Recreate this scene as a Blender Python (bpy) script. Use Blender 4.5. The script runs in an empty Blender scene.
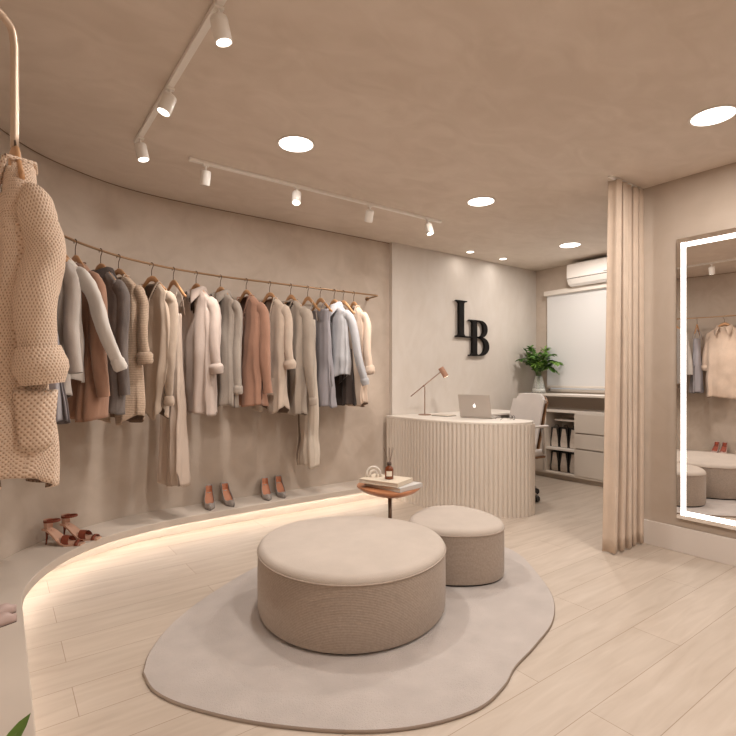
import bpy, bmesh, math, random
from mathutils import Vector, Matrix, noise
PI = math.pi
C = bpy.context.scene.collection
H = 2.656                      # ceiling height
R = math.radians

# ------------------------------------------------------------------ materials
def new_mat(name):
    m = bpy.data.materials.new(name); m.use_nodes = True
    nt = m.node_tree; b = nt.nodes['Principled BSDF']
    return m, nt, b

def N(nt, t, **kw):
    n = nt.nodes.new(t)
    for k, v in kw.items(): setattr(n, k, v)
    return n

def mat(name, col, rough=.7, metal=0, var=0, vscale=4, bump=0, bscale=60, spec=None, sheen=0, trans=0, ior=None, coat=0):
    m, nt, b = new_mat(name)
    b.inputs['Base Color'].default_value = (*col, 1)
    b.inputs['Roughness'].default_value = rough
    b.inputs['Metallic'].default_value = metal
    if spec is not None: b.inputs['Specular IOR Level'].default_value = spec
    if sheen: b.inputs['Sheen Weight'].default_value = sheen; b.inputs['Sheen Roughness'].default_value = .5
    if trans: b.inputs['Transmission Weight'].default_value = trans
    if ior: b.inputs['IOR'].default_value = ior
    if coat: b.inputs['Coat Weight'].default_value = coat
    if var or bump:
        tc = N(nt, 'ShaderNodeTexCoord')
    if var:
        n = N(nt, 'ShaderNodeTexNoise'); n.inputs['Scale'].default_value = vscale; n.inputs['Detail'].default_value = 5
        nt.links.new(tc.outputs['Object'], n.inputs['Vector'])
        r = N(nt, 'ShaderNodeValToRGB')
        r.color_ramp.elements[0].position = .3; r.color_ramp.elements[1].position = .7
        r.color_ramp.elements[0].color = (*[c*(1-var) for c in col], 1)
        r.color_ramp.elements[1].color = (*[min(1, c*(1+var)) for c in col], 1)
        nt.links.new(n.outputs['Fac'], r.inputs['Fac']); nt.links.new(r.outputs['Color'], b.inputs['Base Color'])
    if bump:
        n2 = N(nt, 'ShaderNodeTexNoise'); n2.inputs['Scale'].default_value = bscale; n2.inputs['Detail'].default_value = 3
        nt.links.new(tc.outputs['Object'], n2.inputs['Vector'])
        bp = N(nt, 'ShaderNodeBump'); bp.inputs['Strength'].default_value = bump; bp.inputs['Distance'].default_value = .01
        nt.links.new(n2.outputs['Fac'], bp.inputs['Height']); nt.links.new(bp.outputs['Normal'], b.inputs['Normal'])
    return m

def emis(name, col, strength):
    m, nt, b = new_mat(name)
    b.inputs['Base Color'].default_value = (*col, 1)
    b.inputs['Emission Color'].default_value = (*col, 1)
    b.inputs['Emission Strength'].default_value = strength
    return m

def plaster(name, col, dark=.86, scale=1.1, streak=(1, 1, 1)):
    """trowelled lime plaster: broad clouds plus finer smears"""
    m, nt, b = new_mat(name)
    tc = N(nt, 'ShaderNodeTexCoord'); mp = N(nt, 'ShaderNodeMapping'); mp.inputs['Scale'].default_value = streak
    nt.links.new(tc.outputs['Object'], mp.inputs['Vector'])
    n1 = N(nt, 'ShaderNodeTexNoise'); n1.inputs['Scale'].default_value = scale; n1.inputs['Detail'].default_value = 6; n1.inputs['Distortion'].default_value = .8
    n2 = N(nt, 'ShaderNodeTexNoise'); n2.inputs['Scale'].default_value = scale*4.5; n2.inputs['Detail'].default_value = 8; n2.inputs['Distortion'].default_value = 1.4
    for n in (n1, n2): nt.links.new(mp.outputs['Vector'], n.inputs['Vector'])
    mx = N(nt, 'ShaderNodeMath', operation='MULTIPLY_ADD'); mx.inputs[1].default_value = .45
    nt.links.new(n2.outputs['Fac'], mx.inputs[0])
    m3 = N(nt, 'ShaderNodeMath', operation='MULTIPLY'); m3.inputs[1].default_value = .55
    nt.links.new(n1.outputs['Fac'], m3.inputs[0]); nt.links.new(m3.outputs[0], mx.inputs[2])
    r = N(nt, 'ShaderNodeValToRGB')
    r.color_ramp.elements[0].position = .38; r.color_ramp.elements[1].position = .62
    r.color_ramp.elements[0].color = (col[0]*dark, col[1]*dark*.98, col[2]*dark*.955, 1)
    r.color_ramp.elements[1].color = (*col, 1)
    nt.links.new(mx.outputs[0], r.inputs['Fac']); nt.links.new(r.outputs['Color'], b.inputs['Base Color'])
    b.inputs['Roughness'].default_value = .85; b.inputs['Specular IOR Level'].default_value = .25
    bp = N(nt, 'ShaderNodeBump'); bp.inputs['Strength'].default_value = .12; bp.inputs['Distance'].default_value = .01
    nt.links.new(n2.outputs['Fac'], bp.inputs['Height']); nt.links.new(bp.outputs['Normal'], b.inputs['Normal'])
    return m

def floor_mat():
    m, nt, b = new_mat('pale_oak_planks')
    tc = N(nt, 'ShaderNodeTexCoord'); mp = N(nt, 'ShaderNodeMapping')
    mp.inputs['Location'].default_value = (-.24+1.54, -1.25+.218*13, 0)
    nt.links.new(tc.outputs['Object'], mp.inputs['Vector'])
    br = N(nt, 'ShaderNodeTexBrick'); br.offset = .5; br.offset_frequency = 2
    br.inputs['Scale'].default_value = 1; br.inputs['Brick Width'].default_value = 1.54; br.inputs['Row Height'].default_value = .218
    br.inputs['Mortar Size'].default_value = .0016; br.inputs['Mortar Smooth'].default_value = .4
    br.inputs['Color1'].default_value = (.49, .415, .35, 1); br.inputs['Color2'].default_value = (.53, .45, .382, 1)
    br.inputs['Mortar'].default_value = (.30, .225, .165, 1)
    nt.links.new(mp.outputs['Vector'], br.inputs['Vector'])
    gm = N(nt, 'ShaderNodeMapping'); gm.inputs['Scale'].default_value = (1.2, 9, 1)
    nt.links.new(tc.outputs['Object'], gm.inputs['Vector'])
    g = N(nt, 'ShaderNodeTexNoise'); g.inputs['Scale'].default_value = 2.2; g.inputs['Detail'].default_value = 8; g.inputs['Distortion'].default_value = .6
    nt.links.new(gm.outputs['Vector'], g.inputs['Vector'])
    r = N(nt, 'ShaderNodeValToRGB'); r.color_ramp.elements[0].position = .3; r.color_ramp.elements[1].position = .68
    r.color_ramp.elements[0].color = (.88, .855, .83, 1); r.color_ramp.elements[1].color = (1.03, 1.03, 1.03, 1)
    nt.links.new(g.outputs['Fac'], r.inputs['Fac'])
    mx = N(nt, 'ShaderNodeMix', data_type='RGBA', blend_type='MULTIPLY'); mx.inputs['Factor'].default_value = 1
    nt.links.new(br.outputs['Color'], mx.inputs[6]); nt.links.new(r.outputs['Color'], mx.inputs[7])
    nt.links.new(mx.outputs[2], b.inputs['Base Color'])
    b.inputs['Roughness'].default_value = .48; b.inputs['Specular IOR Level'].default_value = .35
    bp = N(nt, 'ShaderNodeBump'); bp.inputs['Strength'].default_value = .05
    nt.links.new(g.outputs['Fac'], bp.inputs['Height']); nt.links.new(bp.outputs['Normal'], b.inputs['Normal'])
    return m

def fabric(name, col, var=.07, weave=700, bump=.25, rough=.9, sheen=.15, crease=.3):
    m, nt, b = new_mat(name)
    tc = N(nt, 'ShaderNodeTexCoord')
    n = N(nt, 'ShaderNodeTexNoise'); n.inputs['Scale'].default_value = 7; n.inputs['Detail'].default_value = 6
    nt.links.new(tc.outputs['Object'], n.inputs['Vector'])
    r = N(nt, 'ShaderNodeValToRGB'); r.color_ramp.elements[0].position = .3; r.color_ramp.elements[1].position = .7
    r.color_ramp.elements[0].color = (*[c*(1-var) for c in col], 1); r.color_ramp.elements[1].color = (*[min(1, c*(1+var)) for c in col], 1)
    nt.links.new(n.outputs['Fac'], r.inputs['Fac']); nt.links.new(r.outputs['Color'], b.inputs['Base Color'])
    w = N(nt, 'ShaderNodeTexNoise'); w.inputs['Scale'].default_value = weave*.25; w.inputs['Detail'].default_value = 2
    nt.links.new(tc.outputs['Object'], w.inputs['Vector'])
    bp = N(nt, 'ShaderNodeBump'); bp.inputs['Strength'].default_value = bump; bp.inputs['Distance'].default_value = .004
    if crease:
        cm = N(nt, 'ShaderNodeMapping'); cm.inputs['Scale'].default_value = (1, 1, .35); nt.links.new(tc.outputs['Object'], cm.inputs['Vector'])
        cn = N(nt, 'ShaderNodeTexNoise'); cn.inputs['Scale'].default_value = 10; cn.inputs['Detail'].default_value = 3; cn.inputs['Distortion'].default_value = .7
        nt.links.new(cm.outputs['Vector'], cn.inputs['Vector'])
        cb = N(nt, 'ShaderNodeBump'); cb.inputs['Strength'].default_value = crease; cb.inputs['Distance'].default_value = .03
        nt.links.new(cn.outputs['Fac'], cb.inputs['Height']); nt.links.new(cb.outputs['Normal'], bp.inputs['Normal'])
    nt.links.new(w.outputs['Fac'], bp.inputs['Height']); nt.links.new(bp.outputs['Normal'], b.inputs['Normal'])
    b.inputs['Roughness'].default_value = rough; b.inputs['Sheen Weight'].default_value = sheen
    b.inputs['Specular IOR Level'].default_value = .2
    return m

def ribbed(name, col, pitch=.006, axis='Z', depth=.5, dark=.72, rough=.9, uv=False):
    """knit or woven cloth with fine ridges"""
    m, nt, b = new_mat(name)
    tc = N(nt, 'ShaderNodeTexCoord'); sp = N(nt, 'ShaderNodeSeparateXYZ')
    nt.links.new(tc.outputs['UV' if uv else 'Object'], sp.inputs[0])
    mu = N(nt, 'ShaderNodeMath', operation='MULTIPLY'); mu.inputs[1].default_value = 2*PI/pitch
    nt.links.new(sp.outputs[axis], mu.inputs[0])
    sn = N(nt, 'ShaderNodeMath', operation='SINE'); nt.links.new(mu.outputs[0], sn.inputs[0])
    n = N(nt, 'ShaderNodeTexNoise'); n.inputs['Scale'].default_value = 90; n.inputs['Detail'].default_value = 2
    nt.links.new(tc.outputs['Object'], n.inputs['Vector'])
    ad = N(nt, 'ShaderNodeMath', operation='MULTIPLY_ADD'); ad.inputs[1].default_value = .28
    nt.links.new(sn.outputs[0], ad.inputs[0]); nt.links.new(n.outputs['Fac'], ad.inputs[2])
    r = N(nt, 'ShaderNodeValToRGB'); r.color_ramp.elements[0].position = .2; r.color_ramp.elements[1].position = .75
    r.color_ramp.elements[0].color = (*[c*dark for c in col], 1); r.color_ramp.elements[1].color = (*col, 1)
    nt.links.new(ad.outputs[0], r.inputs['Fac']); nt.links.new(r.outputs['Color'], b.inputs['Base Color'])
    bp = N(nt, 'ShaderNodeBump'); bp.inputs['Strength'].default_value = depth; bp.inputs['Distance'].default_value = .003
    nt.links.new(ad.outputs[0], bp.inputs['Height']); nt.links.new(bp.outputs['Normal'], b.inputs['Normal'])
    b.inputs['Roughness'].default_value = rough; b.inputs['Sheen Weight'].default_value = .15; b.inputs['Specular IOR Level'].default_value = .2
    return m

def open_knit(name, col, hole, p=.020):
    """loose crochet knit: staggered dark eyelets, laid out on the cloth's own UVs (metres)"""
    m, nt, b = new_mat(name)
    tc = N(nt, 'ShaderNodeTexCoord'); sp = N(nt, 'ShaderNodeSeparateXYZ')
    nt.links.new(tc.outputs['UV'], sp.inputs[0])
    def M(op, a, c=None, v=None):
        n = N(nt, 'ShaderNodeMath', operation=op); nt.links.new(a, n.inputs[0])
        if c is not None: nt.links.new(c, n.inputs[1])
        elif v is not None: n.inputs[1].default_value = v
        return n.outputs[0]
    u, v = sp.outputs['X'], sp.outputs['Y']
    a = M('ADD', u, M('MULTIPLY', v, v=.75)); c = M('SUBTRACT', M('MULTIPLY', v, v=.9), u)
    s1 = M('SINE', M('MULTIPLY', a, v=2*PI/p)); s2 = M('SINE', M('MULTIPLY', c, v=2*PI/p))
    s = M('MULTIPLY', M('ADD', s1, s2), v=.5)
    r = N(nt, 'ShaderNodeValToRGB'); r.color_ramp.elements[0].position = .30; r.color_ramp.elements[1].position = .62
    r.color_ramp.elements[0].color = (*col, 1); r.color_ramp.elements[1].color = (*hole, 1)
    nt.links.new(s, r.inputs['Fac']); nt.links.new(r.outputs['Color'], b.inputs['Base Color'])
    bp = N(nt, 'ShaderNodeBump'); bp.invert = True; bp.inputs['Strength'].default_value = .45; bp.inputs['Distance'].default_value = .003
    nt.links.new(s, bp.inputs['Height']); nt.links.new(bp.outputs['Normal'], b.inputs['Normal'])
    b.inputs['Roughness'].default_value = .95; b.inputs['Specular IOR Level'].default_value = .15
    return m

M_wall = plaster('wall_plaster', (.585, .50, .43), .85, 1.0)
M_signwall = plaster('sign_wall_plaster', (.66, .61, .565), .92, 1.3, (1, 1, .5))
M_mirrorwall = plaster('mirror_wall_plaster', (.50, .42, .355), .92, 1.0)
M_ceil = plaster('ceiling_plaster', (.74, .655, .58), .88, .75, (1, 1.6, 1))
M_floor = floor_mat()
M_bench = mat('bench_cement', (.575, .50, .435), .6, var=.04, vscale=3)
M_white = mat('warm_white_paint', (.74, .68, .62), .55)
M_base = mat('baseboard_paint', (.67, .61, .565), .55)
M_trackw = mat('powder_white_metal', (.86, .83, .79), .4)
M_brass = mat('aged_brass', (.42, .27, .16), .35, .85)
M_brassl = mat('rose_brass', (.60, .47, .37), .35, .6)
M_wood = mat('beech_wood', (.56, .31, .155), .5, var=.15, vscale=14)
M_hook = mat('dark_hook_wire', (.16, .11, .08), .35, .8)
M_lamp = mat('lamp_rose_bronze', (.36, .23, .17), .4, .6)
M_desk = mat('desk_lacquer', (.68, .61, .54), .5)
M_desktop = mat('desk_top_lacquer', (.74, .68, .62), .45)
M_cab = mat('cabinet_lacquer', (.66, .59, .52), .5)
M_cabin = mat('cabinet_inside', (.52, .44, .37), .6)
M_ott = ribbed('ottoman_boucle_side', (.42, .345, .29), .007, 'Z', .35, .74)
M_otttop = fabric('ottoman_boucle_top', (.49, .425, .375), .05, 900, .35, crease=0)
M_rug = fabric('rug_wool', (.47, .42, .395), .07, 900, .9, crease=0)
M_rugedge = mat('rug_binding', (.30, .24, .20), .9)
M_table = mat('cherry_wood_top', (.50, .205, .095), .35, var=.22, vscale=9, coat=.3)
M_stem = mat('dark_bronze', (.22, .15, .11), .35, .8)
M_glow = emis('downlight_diffuser', (1, .93, .84), 4)
M_spotface = emis('spot_lamp_face', (1, .90, .78), 5)
M_spotoff = mat('spot_lens_dim', (.6, .55, .5), .3)
M_led = emis('led_mirror_strip', (1, .965, .92), 3.2)
M_ledfloor = emis('led_shelf_strip', (1, .93, .83), 17)
M_black = mat('black_sign_lacquer', (.012, .010, .009), .8, spec=.15)
M_blackp = mat('black_plastic', (.02, .018, .017), .45)
M_alu = mat('silver_aluminium', (.50, .455, .42), .4, .4)
M_logo = emis('laptop_logo', (1, 1, 1), .9)
M_key = mat('key_grey', (.12, .11, .11), .5)
M_mirror = mat('mirror_silver', (.90, .88, .86), .0, 1)
M_blind = emis('blind_fabric_glow', (.62, .60, .585), .17)  # weak emission stands in for daylight coming through the cloth
M_ac = mat('ac_plastic', (.80, .75, .71), .4)
M_acgap = mat('ac_gap', (.12, .10, .09), .6)
M_amber = mat('amber_glass', (.16, .035, .008), .12, coat=.5)
M_paper = mat('paper_label', (.80, .74, .64), .8)
M_reed = mat('dark_reed', (.20, .13, .10), .8)
M_book1 = mat('book_cover_grey', (.56, .53, .51), .6)
M_book2 = mat('book_cover_cream', (.66, .57, .46), .6)
M_pages = mat('book_pages', (.66, .60, .52), .9, bump=.2, bscale=200)
M_ceramic = mat('matt_ceramic', (.72, .67, .62), .7)
M_chair = fabric('chair_cloth', (.62, .57, .54), .04, crease=0)
M_walnut = mat('walnut_shell', (.24, .12, .055), .45, var=.25, vscale=12)
M_glass = mat('clear_glass', (.85, .88, .86), .05); M_glass.node_tree.nodes['Principled BSDF'].inputs['Alpha'].default_value = .28
M_leaf = mat('leaf_green', (.075, .175, .028), .5, var=.35, vscale=15)
M_leaf2 = mat('leaf_light_green', (.16, .30, .05), .45, var=.3, vscale=15)
M_stemg = mat('plant_stem', (.10, .17, .05), .6)
M_pot = mat('stone_pot', (.42, .37, .32), .8)
M_soil = mat('potting_soil', (.05, .035, .025), 1)
M_glit = mat('glitter_grey_cloth', (.36, .32, .30), .45, var=.3, vscale=220)
M_tanlin = mat('tan_leather_lining', (.55, .23, .13), .5)
M_heel = mat('pale_heel', (.40, .33, .29), .45)
M_rust = mat('rust_suede', (.20, .042, .018), .6)
M_nude = mat('nude_leather', (.55, .33, .24), .5)
M_blush = mat('blush_leather', (.50, .37, .34), .5)
M_redlin = mat('red_brown_lining', (.34, .08, .045), .5)
M_sole = mat('dark_sole', (.05, .03, .025), .5)
M_baglite = mat('cream_paper', (.62, .54, .47), .8, var=.12, vscale=20)
M_curt = fabric('curtain_linen', (.62, .50, .405), .06, 500, .3, crease=0)

# ------------------------------------------------------------------ mesh helpers
class MB:
    def __init__(s): s.v = []; s.f = []; s.uv = {}
    def add(s, vs, fs, uvs=None):
        o = len(s.v); s.v += [tuple(p) for p in vs]
        for k, f in enumerate(fs):
            if uvs: s.uv[len(s.f)] = uvs[k]
            s.f.append(tuple(i+o for i in f))
        return s
    def box(s, x0, x1, y0, y1, z0, z1):
        vs = [(x, y, z) for z in (z0, z1) for y in (y0, y1) for x in (x0, x1)]
        return s.add(vs, [(0, 2, 3, 1), (4, 5, 7, 6), (0, 1, 5, 4), (2, 6, 7, 3), (0, 4, 6, 2), (1, 3, 7, 5)])
    def tube(s, pts, rad, n=10, cap=True, flat=None, up=None):
        """round (or flattened) tube along pts; rad a number or one per point; flat=(a,b) scales its cross-section"""
        P = [Vector(p) for p in pts]; rr = rad if isinstance(rad, (list, tuple)) else [rad]*len(P)
        vs = []; prev = None
        for i, p in enumerate(P):
            t = (P[min(i+1, len(P)-1)]-P[max(i-1, 0)]).normalized()
            if up is not None: a = Vector(up)
            elif prev is not None: a = prev
            else: a = Vector((0, 0, 1)) if abs(t.z) < .9 else Vector((1, 0, 0))
            a = (a - t*a.dot(t))
            if a.length < 1e-6: a = t.orthogonal()
            a.normalize(); b = t.cross(a); prev = a
            fa, fb = flat if flat else (1, 1)
            for k in range(n):
                q = 2*PI*k/n
                vs.append(p + a*(math.cos(q)*rr[i]*fa) + b*(math.sin(q)*rr[i]*fb))
        fs = [(i*n+k, i*n+(k+1) % n, (i+1)*n+(k+1) % n, (i+1)*n+k) for i in range(len(P)-1) for k in range(n)]
        run = [0]
        for i in range(1, len(P)): run.append(run[-1]+(P[i]-P[i-1]).length)
        uv = [[(k/n*2*PI*rr[i], -run[i]), ((k+1)/n*2*PI*rr[i], -run[i]), ((k+1)/n*2*PI*rr[i], -run[i+1]), (k/n*2*PI*rr[i], -run[i+1])] for i in range(len(P)-1) for k in range(n)]
        if cap: fs += [tuple(range(n))[::-1], tuple(range((len(P)-1)*n, len(P)*n))]; uv += [[(0, 0)]*n]*2
        return s.add(vs, fs, uv)
    def lathe(s, prof, n=32, at=(0, 0, 0), shape=None):
        """prof: (r,z) pairs; shape(angle)->scale gives an organic outline"""
        vs = []
        for r, z in prof:
            for k in range(n):
                q = 2*PI*k/n; g = shape(q) if shape else 1
                vs.append((at[0]+r*g*math.cos(q), at[1]+r*g*math.sin(q), at[2]+z))
        m = len(prof)
        fs = [(i*n+k, i*n+(k+1) % n, (i+1)*n+(k+1) % n, (i+1)*n+k) for i in range(m-1) for k in range(n)]
        if prof[0][0] > 1e-6: fs.append(tuple(range(n))[::-1])
        if prof[-1][0] > 1e-6: fs.append(tuple(range((m-1)*n, m*n)))
        return s.add(vs, fs)
    def prism(s, poly, z0, z1, axes=None):
        """poly in a plane, extruded; axes(u,v,w)->xyz"""
        ax = axes or (lambda u, v, w: (u, v, w)); n = len(poly)
        vs = [ax(u, v, z0) for u, v in poly]+[ax(u, v, z1) for u, v in poly]
        fs = [tuple(range(n))[::-1], tuple(range(n, 2*n))]+[(i, (i+1) % n, n+(i+1) % n, n+i) for i in range(n)]
        return s.add(vs, fs)
    def xf(s, M):
        s.v = [tuple(M @ Vector(p)) for p in s.v]; return s
    def build(s, name, material, parent=None, smooth=False, bevel=0, weld=False, loc=None, seg=2, sub=0, recalc=True):
        me = bpy.data.meshes.new(name); me.from_pydata(s.v, [], s.f)
        if s.uv:
            lay = me.uv_layers.new(name='UVMap')
            for p in me.polygons:
                if p.index in s.uv:
                    for li, uv in zip(p.loop_indices, s.uv[p.index]): lay.data[li].uv = uv
        bm = bmesh.new(); bm.from_mesh(me)
        if weld: bmesh.ops.remove_doubles(bm, verts=bm.verts, dist=1e-5)
        if recalc: bmesh.ops.recalc_face_normals(bm, faces=bm.faces)
        bm.to_mesh(me); bm.free()
        me.materials.append(material)
        if smooth:
            me.shade_smooth()
        o = bpy.data.objects.new(name, me); C.objects.link(o)
        if loc: o.location = loc
        if parent: o.parent = parent
        if bevel:
            md = o.modifiers.new('Bevel', 'BEVEL'); md.width = bevel; md.segments = seg; md.limit_method = 'ANGLE'; md.angle_limit = R(40)
            md.harden_normals = False
        if sub:
            md = o.modifiers.new('Subd', 'SUBSURF'); md.levels = sub; md.render_levels = sub
        return o

def smooth_angle(o, ang=40):
    me = o.data; me.shade_smooth()
    bm = bmesh.new(); bm.from_mesh(me)
    for e in bm.edges:
        if len(e.link_faces) == 2 and e.calc_face_angle(0) > R(ang): e.smooth = False
    bm.to_mesh(me); bm.free(); return o

def tag(o, label, cat, group=None):
    o['label'] = label; o['category'] = cat
    if group: o['group'] = group
    return o
def thing(name, label, cat, loc=(0, 0, 0), rz=0, group=None):
    o = bpy.data.objects.new(name, None); o.empty_display_size = .05; C.objects.link(o)
    o.location = loc; o.rotation_euler = (0, 0, rz); return tag(o, label, cat, group)
def struct(o): o['kind'] = 'structure'; return o
def copy_tree(o, parent=None):
    c = o.copy(); C.objects.link(c)
    if parent: c.parent = parent
    for ch in list(o.children): copy_tree(ch, c)
    return c
def B(name, m, x0, x1, y0, y1, z0, z1, parent=None, bevel=.003):
    return MB().box(x0, x1, y0, y1, z0, z1).build(name, m, parent, bevel=bevel)
def catmull(P, n=8):
    P = [Vector(p) for p in P]; Q = [P[0]*2-P[1]]+P+[P[-1]*2-P[-2]]; out = []
    for i in range(1, len(Q)-2):
        a, b, c, d = Q[i-1:i+3]
        for k in range(n):
            t = k/n
            out.append(.5*((2*b)+(c-a)*t+(2*a-5*b+4*c-d)*t*t+(3*b-a-3*c+d)*t**3))
    out.append(P[-1]); return out

# ------------------------------------------------------------------ room shell
XM, XW, YS, YL, XL, YB = 3.91, 5.82, 4.13, 4.18, -.26, -1.6
wall_path = [(XL, YB, 0), (XL, -.5, 0), (XL, 1, 0), (XL, 2.3, 0), (-.25, 2.7, 0), (-.2, 3.05, 0), (-.11, 3.33, 0), (.01, 3.55, 0), (.18, 3.775, 0),
             (.39, 3.94, 0), (.67, 4.085, 0), (.97, 4.155, 0), (1.35, YL, 0), (1.8, YL, 0), (2.5, YL, 0), (3.35, YL, 0)]
wp = catmull(wall_path, 8)
def wall_from_path(name, pts, thick, m, z0=0, z1=H):
    """a wall whose room face follows pts, thickness on the outer (left) side"""
    n = len(pts); outer = []
    for i, p in enumerate(pts):
        t = (pts[min(i+1, n-1)]-pts[max(i-1, 0)]).normalized(); outer.append(p+Vector((-t.y, t.x, 0))*thick)
    mb = MB(); vs = []
    for q in (z0, z1):
        vs += [(p.x, p.y, q) for p in pts]+[(p.x, p.y, q) for p in outer]
    fs = []
    for i in range(n-1):
        fs += [(i, i+1, 2*n+i+1, 2*n+i), (n+i+1, n+i, 3*n+i, 3*n+i+1), (2*n+i, 2*n+i+1, 3*n+i+1, 3*n+i), (i+1, i, n+i, n+i+1)]
    fs += [(0, n, 3*n, 2*n), (n-1, 3*n-1, 4*n-1, 2*n-1)] if False else [(0, 2*n, 3*n, n), (n-1, 2*n-1, 4*n-1, 3*n-1)]
    mb.add(vs, fs); return mb.build(name, m)
struct(smooth_angle(wall_from_path('wall_left', wp, .15, M_wall), 30))
def band_gap(pts):
    n = len(pts); inn_ = []
    for i, p in enumerate(pts):
        t = (pts[min(i+1, n-1)]-pts[max(i-1, 0)]).normalized(); inn_.append(p-Vector((-t.y, t.x, 0))*.004)
    vs = [(p.x, p.y, z) for z in (H-.007, H) for p in inn_]
    return MB().add(vs, [(i, i+1, n+i+1, n+i) for i in range(n-1)]).build('gap_shade_1', mat('shadow_gap', (.26, .18, .13), .9))  # dark strip painting in the shade of a narrow gap under the ceiling
struct(B('wall_back', M_signwall, 3.34, XW+.15, YS, YS+.22, 0, H, bevel=0))
struct(B('wall_window', M_wall, XW, XW+.15, .4, YS, 0, H, bevel=0))
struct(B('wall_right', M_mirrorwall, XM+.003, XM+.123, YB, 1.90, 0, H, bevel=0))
struct(B('wall_behind', M_wall, XL-.15, XM+.12, YB-.15, YB, 0, H, bevel=0))
struct(B('wall_office', M_wall, XM+.12, XW, .4-.12, .4, 0, H, bevel=0))
struct(B('floor', M_floor, XL-.15, XW+.15, YB-.15, 4.5, -.1, 0, bevel=0))
struct(B('ceiling', M_ceil, XL-.15, XW+.15, YB-.15, 4.5, H, H+.1, bevel=0))
gap = [p for p in wp]
struct(band_gap(gap))
# baseboard on the mirror wall, wrapping its free end
bb = MB().box(XM-.013, XM+.003, YB, 1.90, 0, .178).box(XM-.013, XM+.123, 1.90, 1.914, 0, .178)
struct(bb.build('baseboard_right', M_base, bevel=.003))

# ------------------------------------------------------------------ floating bench along the curved wall
front = [(.09, YB+.01, 0), (.09, 1.2, 0), (.09, 2.2, 0), (.09, 2.90, 0)]
arc = catmull([(.09, 2.90, 0), (.118, 3.06, 0), (.185, 3.245, 0), (.285, 3.42, 0), (.40, 3.555, 0), (.53, 3.655, 0), (.68, 3.73, 0), (.98, 3.815, 0), (1.4, 3.85, 0), (2.2, 3.87, 0), (3.33, 3.855, 0)], 8)
fp = [Vector(p) for p in front[:-1]]+arc
def band(inner, outer, z0, z1):
    """solid strip between two plan polylines resampled to the same count"""
    n = len(inner); vs = []
    for q in (z0, z1): vs += [(p.x, p.y, q) for p in inner]+[(p.x, p.y, q) for p in outer]
    fs = []
    for i in range(n-1):
        fs += [(i, i+1, 2*n+i+1, 2*n+i), (n+i+1, n+i, 3*n+i, 3*n+i+1), (2*n+i, 2*n+i+1, 3*n+i+1, 3*n+i), (i+1, i, n+i, n+i+1)]
    fs += [(0, 2*n, 3*n, n), (n-1, 2*n-1, 4*n-1, 3*n-1)]
    return MB().add(vs, fs)
def resample(pts, n):
    d = [0]
    for a, b in zip(pts, pts[1:]): d.append(d[-1]+(b-a).length)
    out = []; j = 0
    for k in range(n):
        t = d[-1]*k/(n-1)
        while j < len(d)-2 and d[j+1] < t: j += 1
        u = (t-d[j])/max(1e-9, d[j+1]-d[j]); out.append(pts[j].lerp(pts[j+1], u))
    return out
def offset(pts, d):
    n = len(pts); out = []
    for i, p in enumerate(pts):
        t = (pts[min(i+1, n-1)]-pts[max(i-1, 0)]).normalized(); out.append(p+Vector((-t.y, t.x, 0))*d)
    return out
def near_wall(p):
    q = min(wp, key=lambda a: (a-p).length); return q
fr = resample(fp, 150)
# inner edge: nearest wall point, kept monotonic
wr = resample(wp, 1200); back = []; j = 0
for p in fr:
    jj = min(range(j, min(j+60, 1200)), key=lambda a: (wr[a]-p).length); j = jj; back.append(wr[jj])
back[0] = Vector((XL, YB+.01, 0)); back[-1] = Vector((3.33, YL, 0))
bench = thing('display_bench', 'low pale cement display bench following the curved wall with a glowing underside', 'bench', (0, 0, 0))
o = band(fr, [b.lerp(f, .005) for f, b in zip(fr, back)], .150, .20).build('bench_top', M_bench, bench, bevel=.004); 
pl_out = offset(fr, .20)
ri = band([b.lerp(f, .14) for f, b in zip(fr, back)], [b.lerp(f, .02) for f, b in zip(fr, back)], .0, .150).build('bench_plinth', M_bench, bench)
led = band([b.lerp(f, .46) for f, b in zip(fr, back)], [b.lerp(f, .38) for f, b in zip(fr, back)], .141, .1495).build('led_strip', M_ledfloor, bench)
led['label'] = 'warm white light strip hidden under the bench lip'

# ------------------------------------------------------------------ ceiling lights
def downlight(x, y, r, label, power, small=False, grp=None):
    t = thing('recessed_downlight', label, 'ceiling light', (x, y, H), 0, grp)
    MB().tube([(r*1.06*math.cos(2*PI*k/64), r*1.06*math.sin(2*PI*k/64), -.002) for k in range(65)], r*.075, 8, cap=False, flat=(.3, 1), up=(0, 0, 1)).build('trim_ring', M_white, t, smooth=True)
    MB().lathe([(0, -.0035), (r, -.0035), (r, -.0005), (0, -.0005)], 48).build('diffuser', M_glow, t)
    l = bpy.data.lights.new('downlight_lamp', 'AREA'); l.shape = 'DISK'; l.size = r*1.9; l.energy = power; l.color = (1, .935, .86)
    o = bpy.data.objects.new('downlight_lamp', l); C.objects.link(o); o.location = (x, y, H-.008)
for x, y, lab in [(1.457, 2.727, 'round recessed ceiling light above the large ottoman'),
                  (3.139, 2.744, 'round recessed ceiling light in front of the black letters'),
                  (4.952, 3.091, 'round recessed ceiling light next to the air conditioner'),
                  (3.119, 1.10, 'round recessed ceiling light in front of the lit mirror')]:
    downlight(x, y, .102, lab, 20)
for x, y in ((1.45, .9), (1.45, -.8), (3.12, -.7)): downlight(x, y, .102, 'added round ceiling fill light, unseen behind the camera position', 20, grp='added fill lights behind the view')  # unseen downlights added to brighten the room, continuing the visible grid
downlight(4.315, 3.93, .04, 'small recessed ceiling spot directly above the black letters', .8)
downlight(4.889, 3.93, .04, 'small recessed ceiling spot nearer the window corner', .8)

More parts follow.
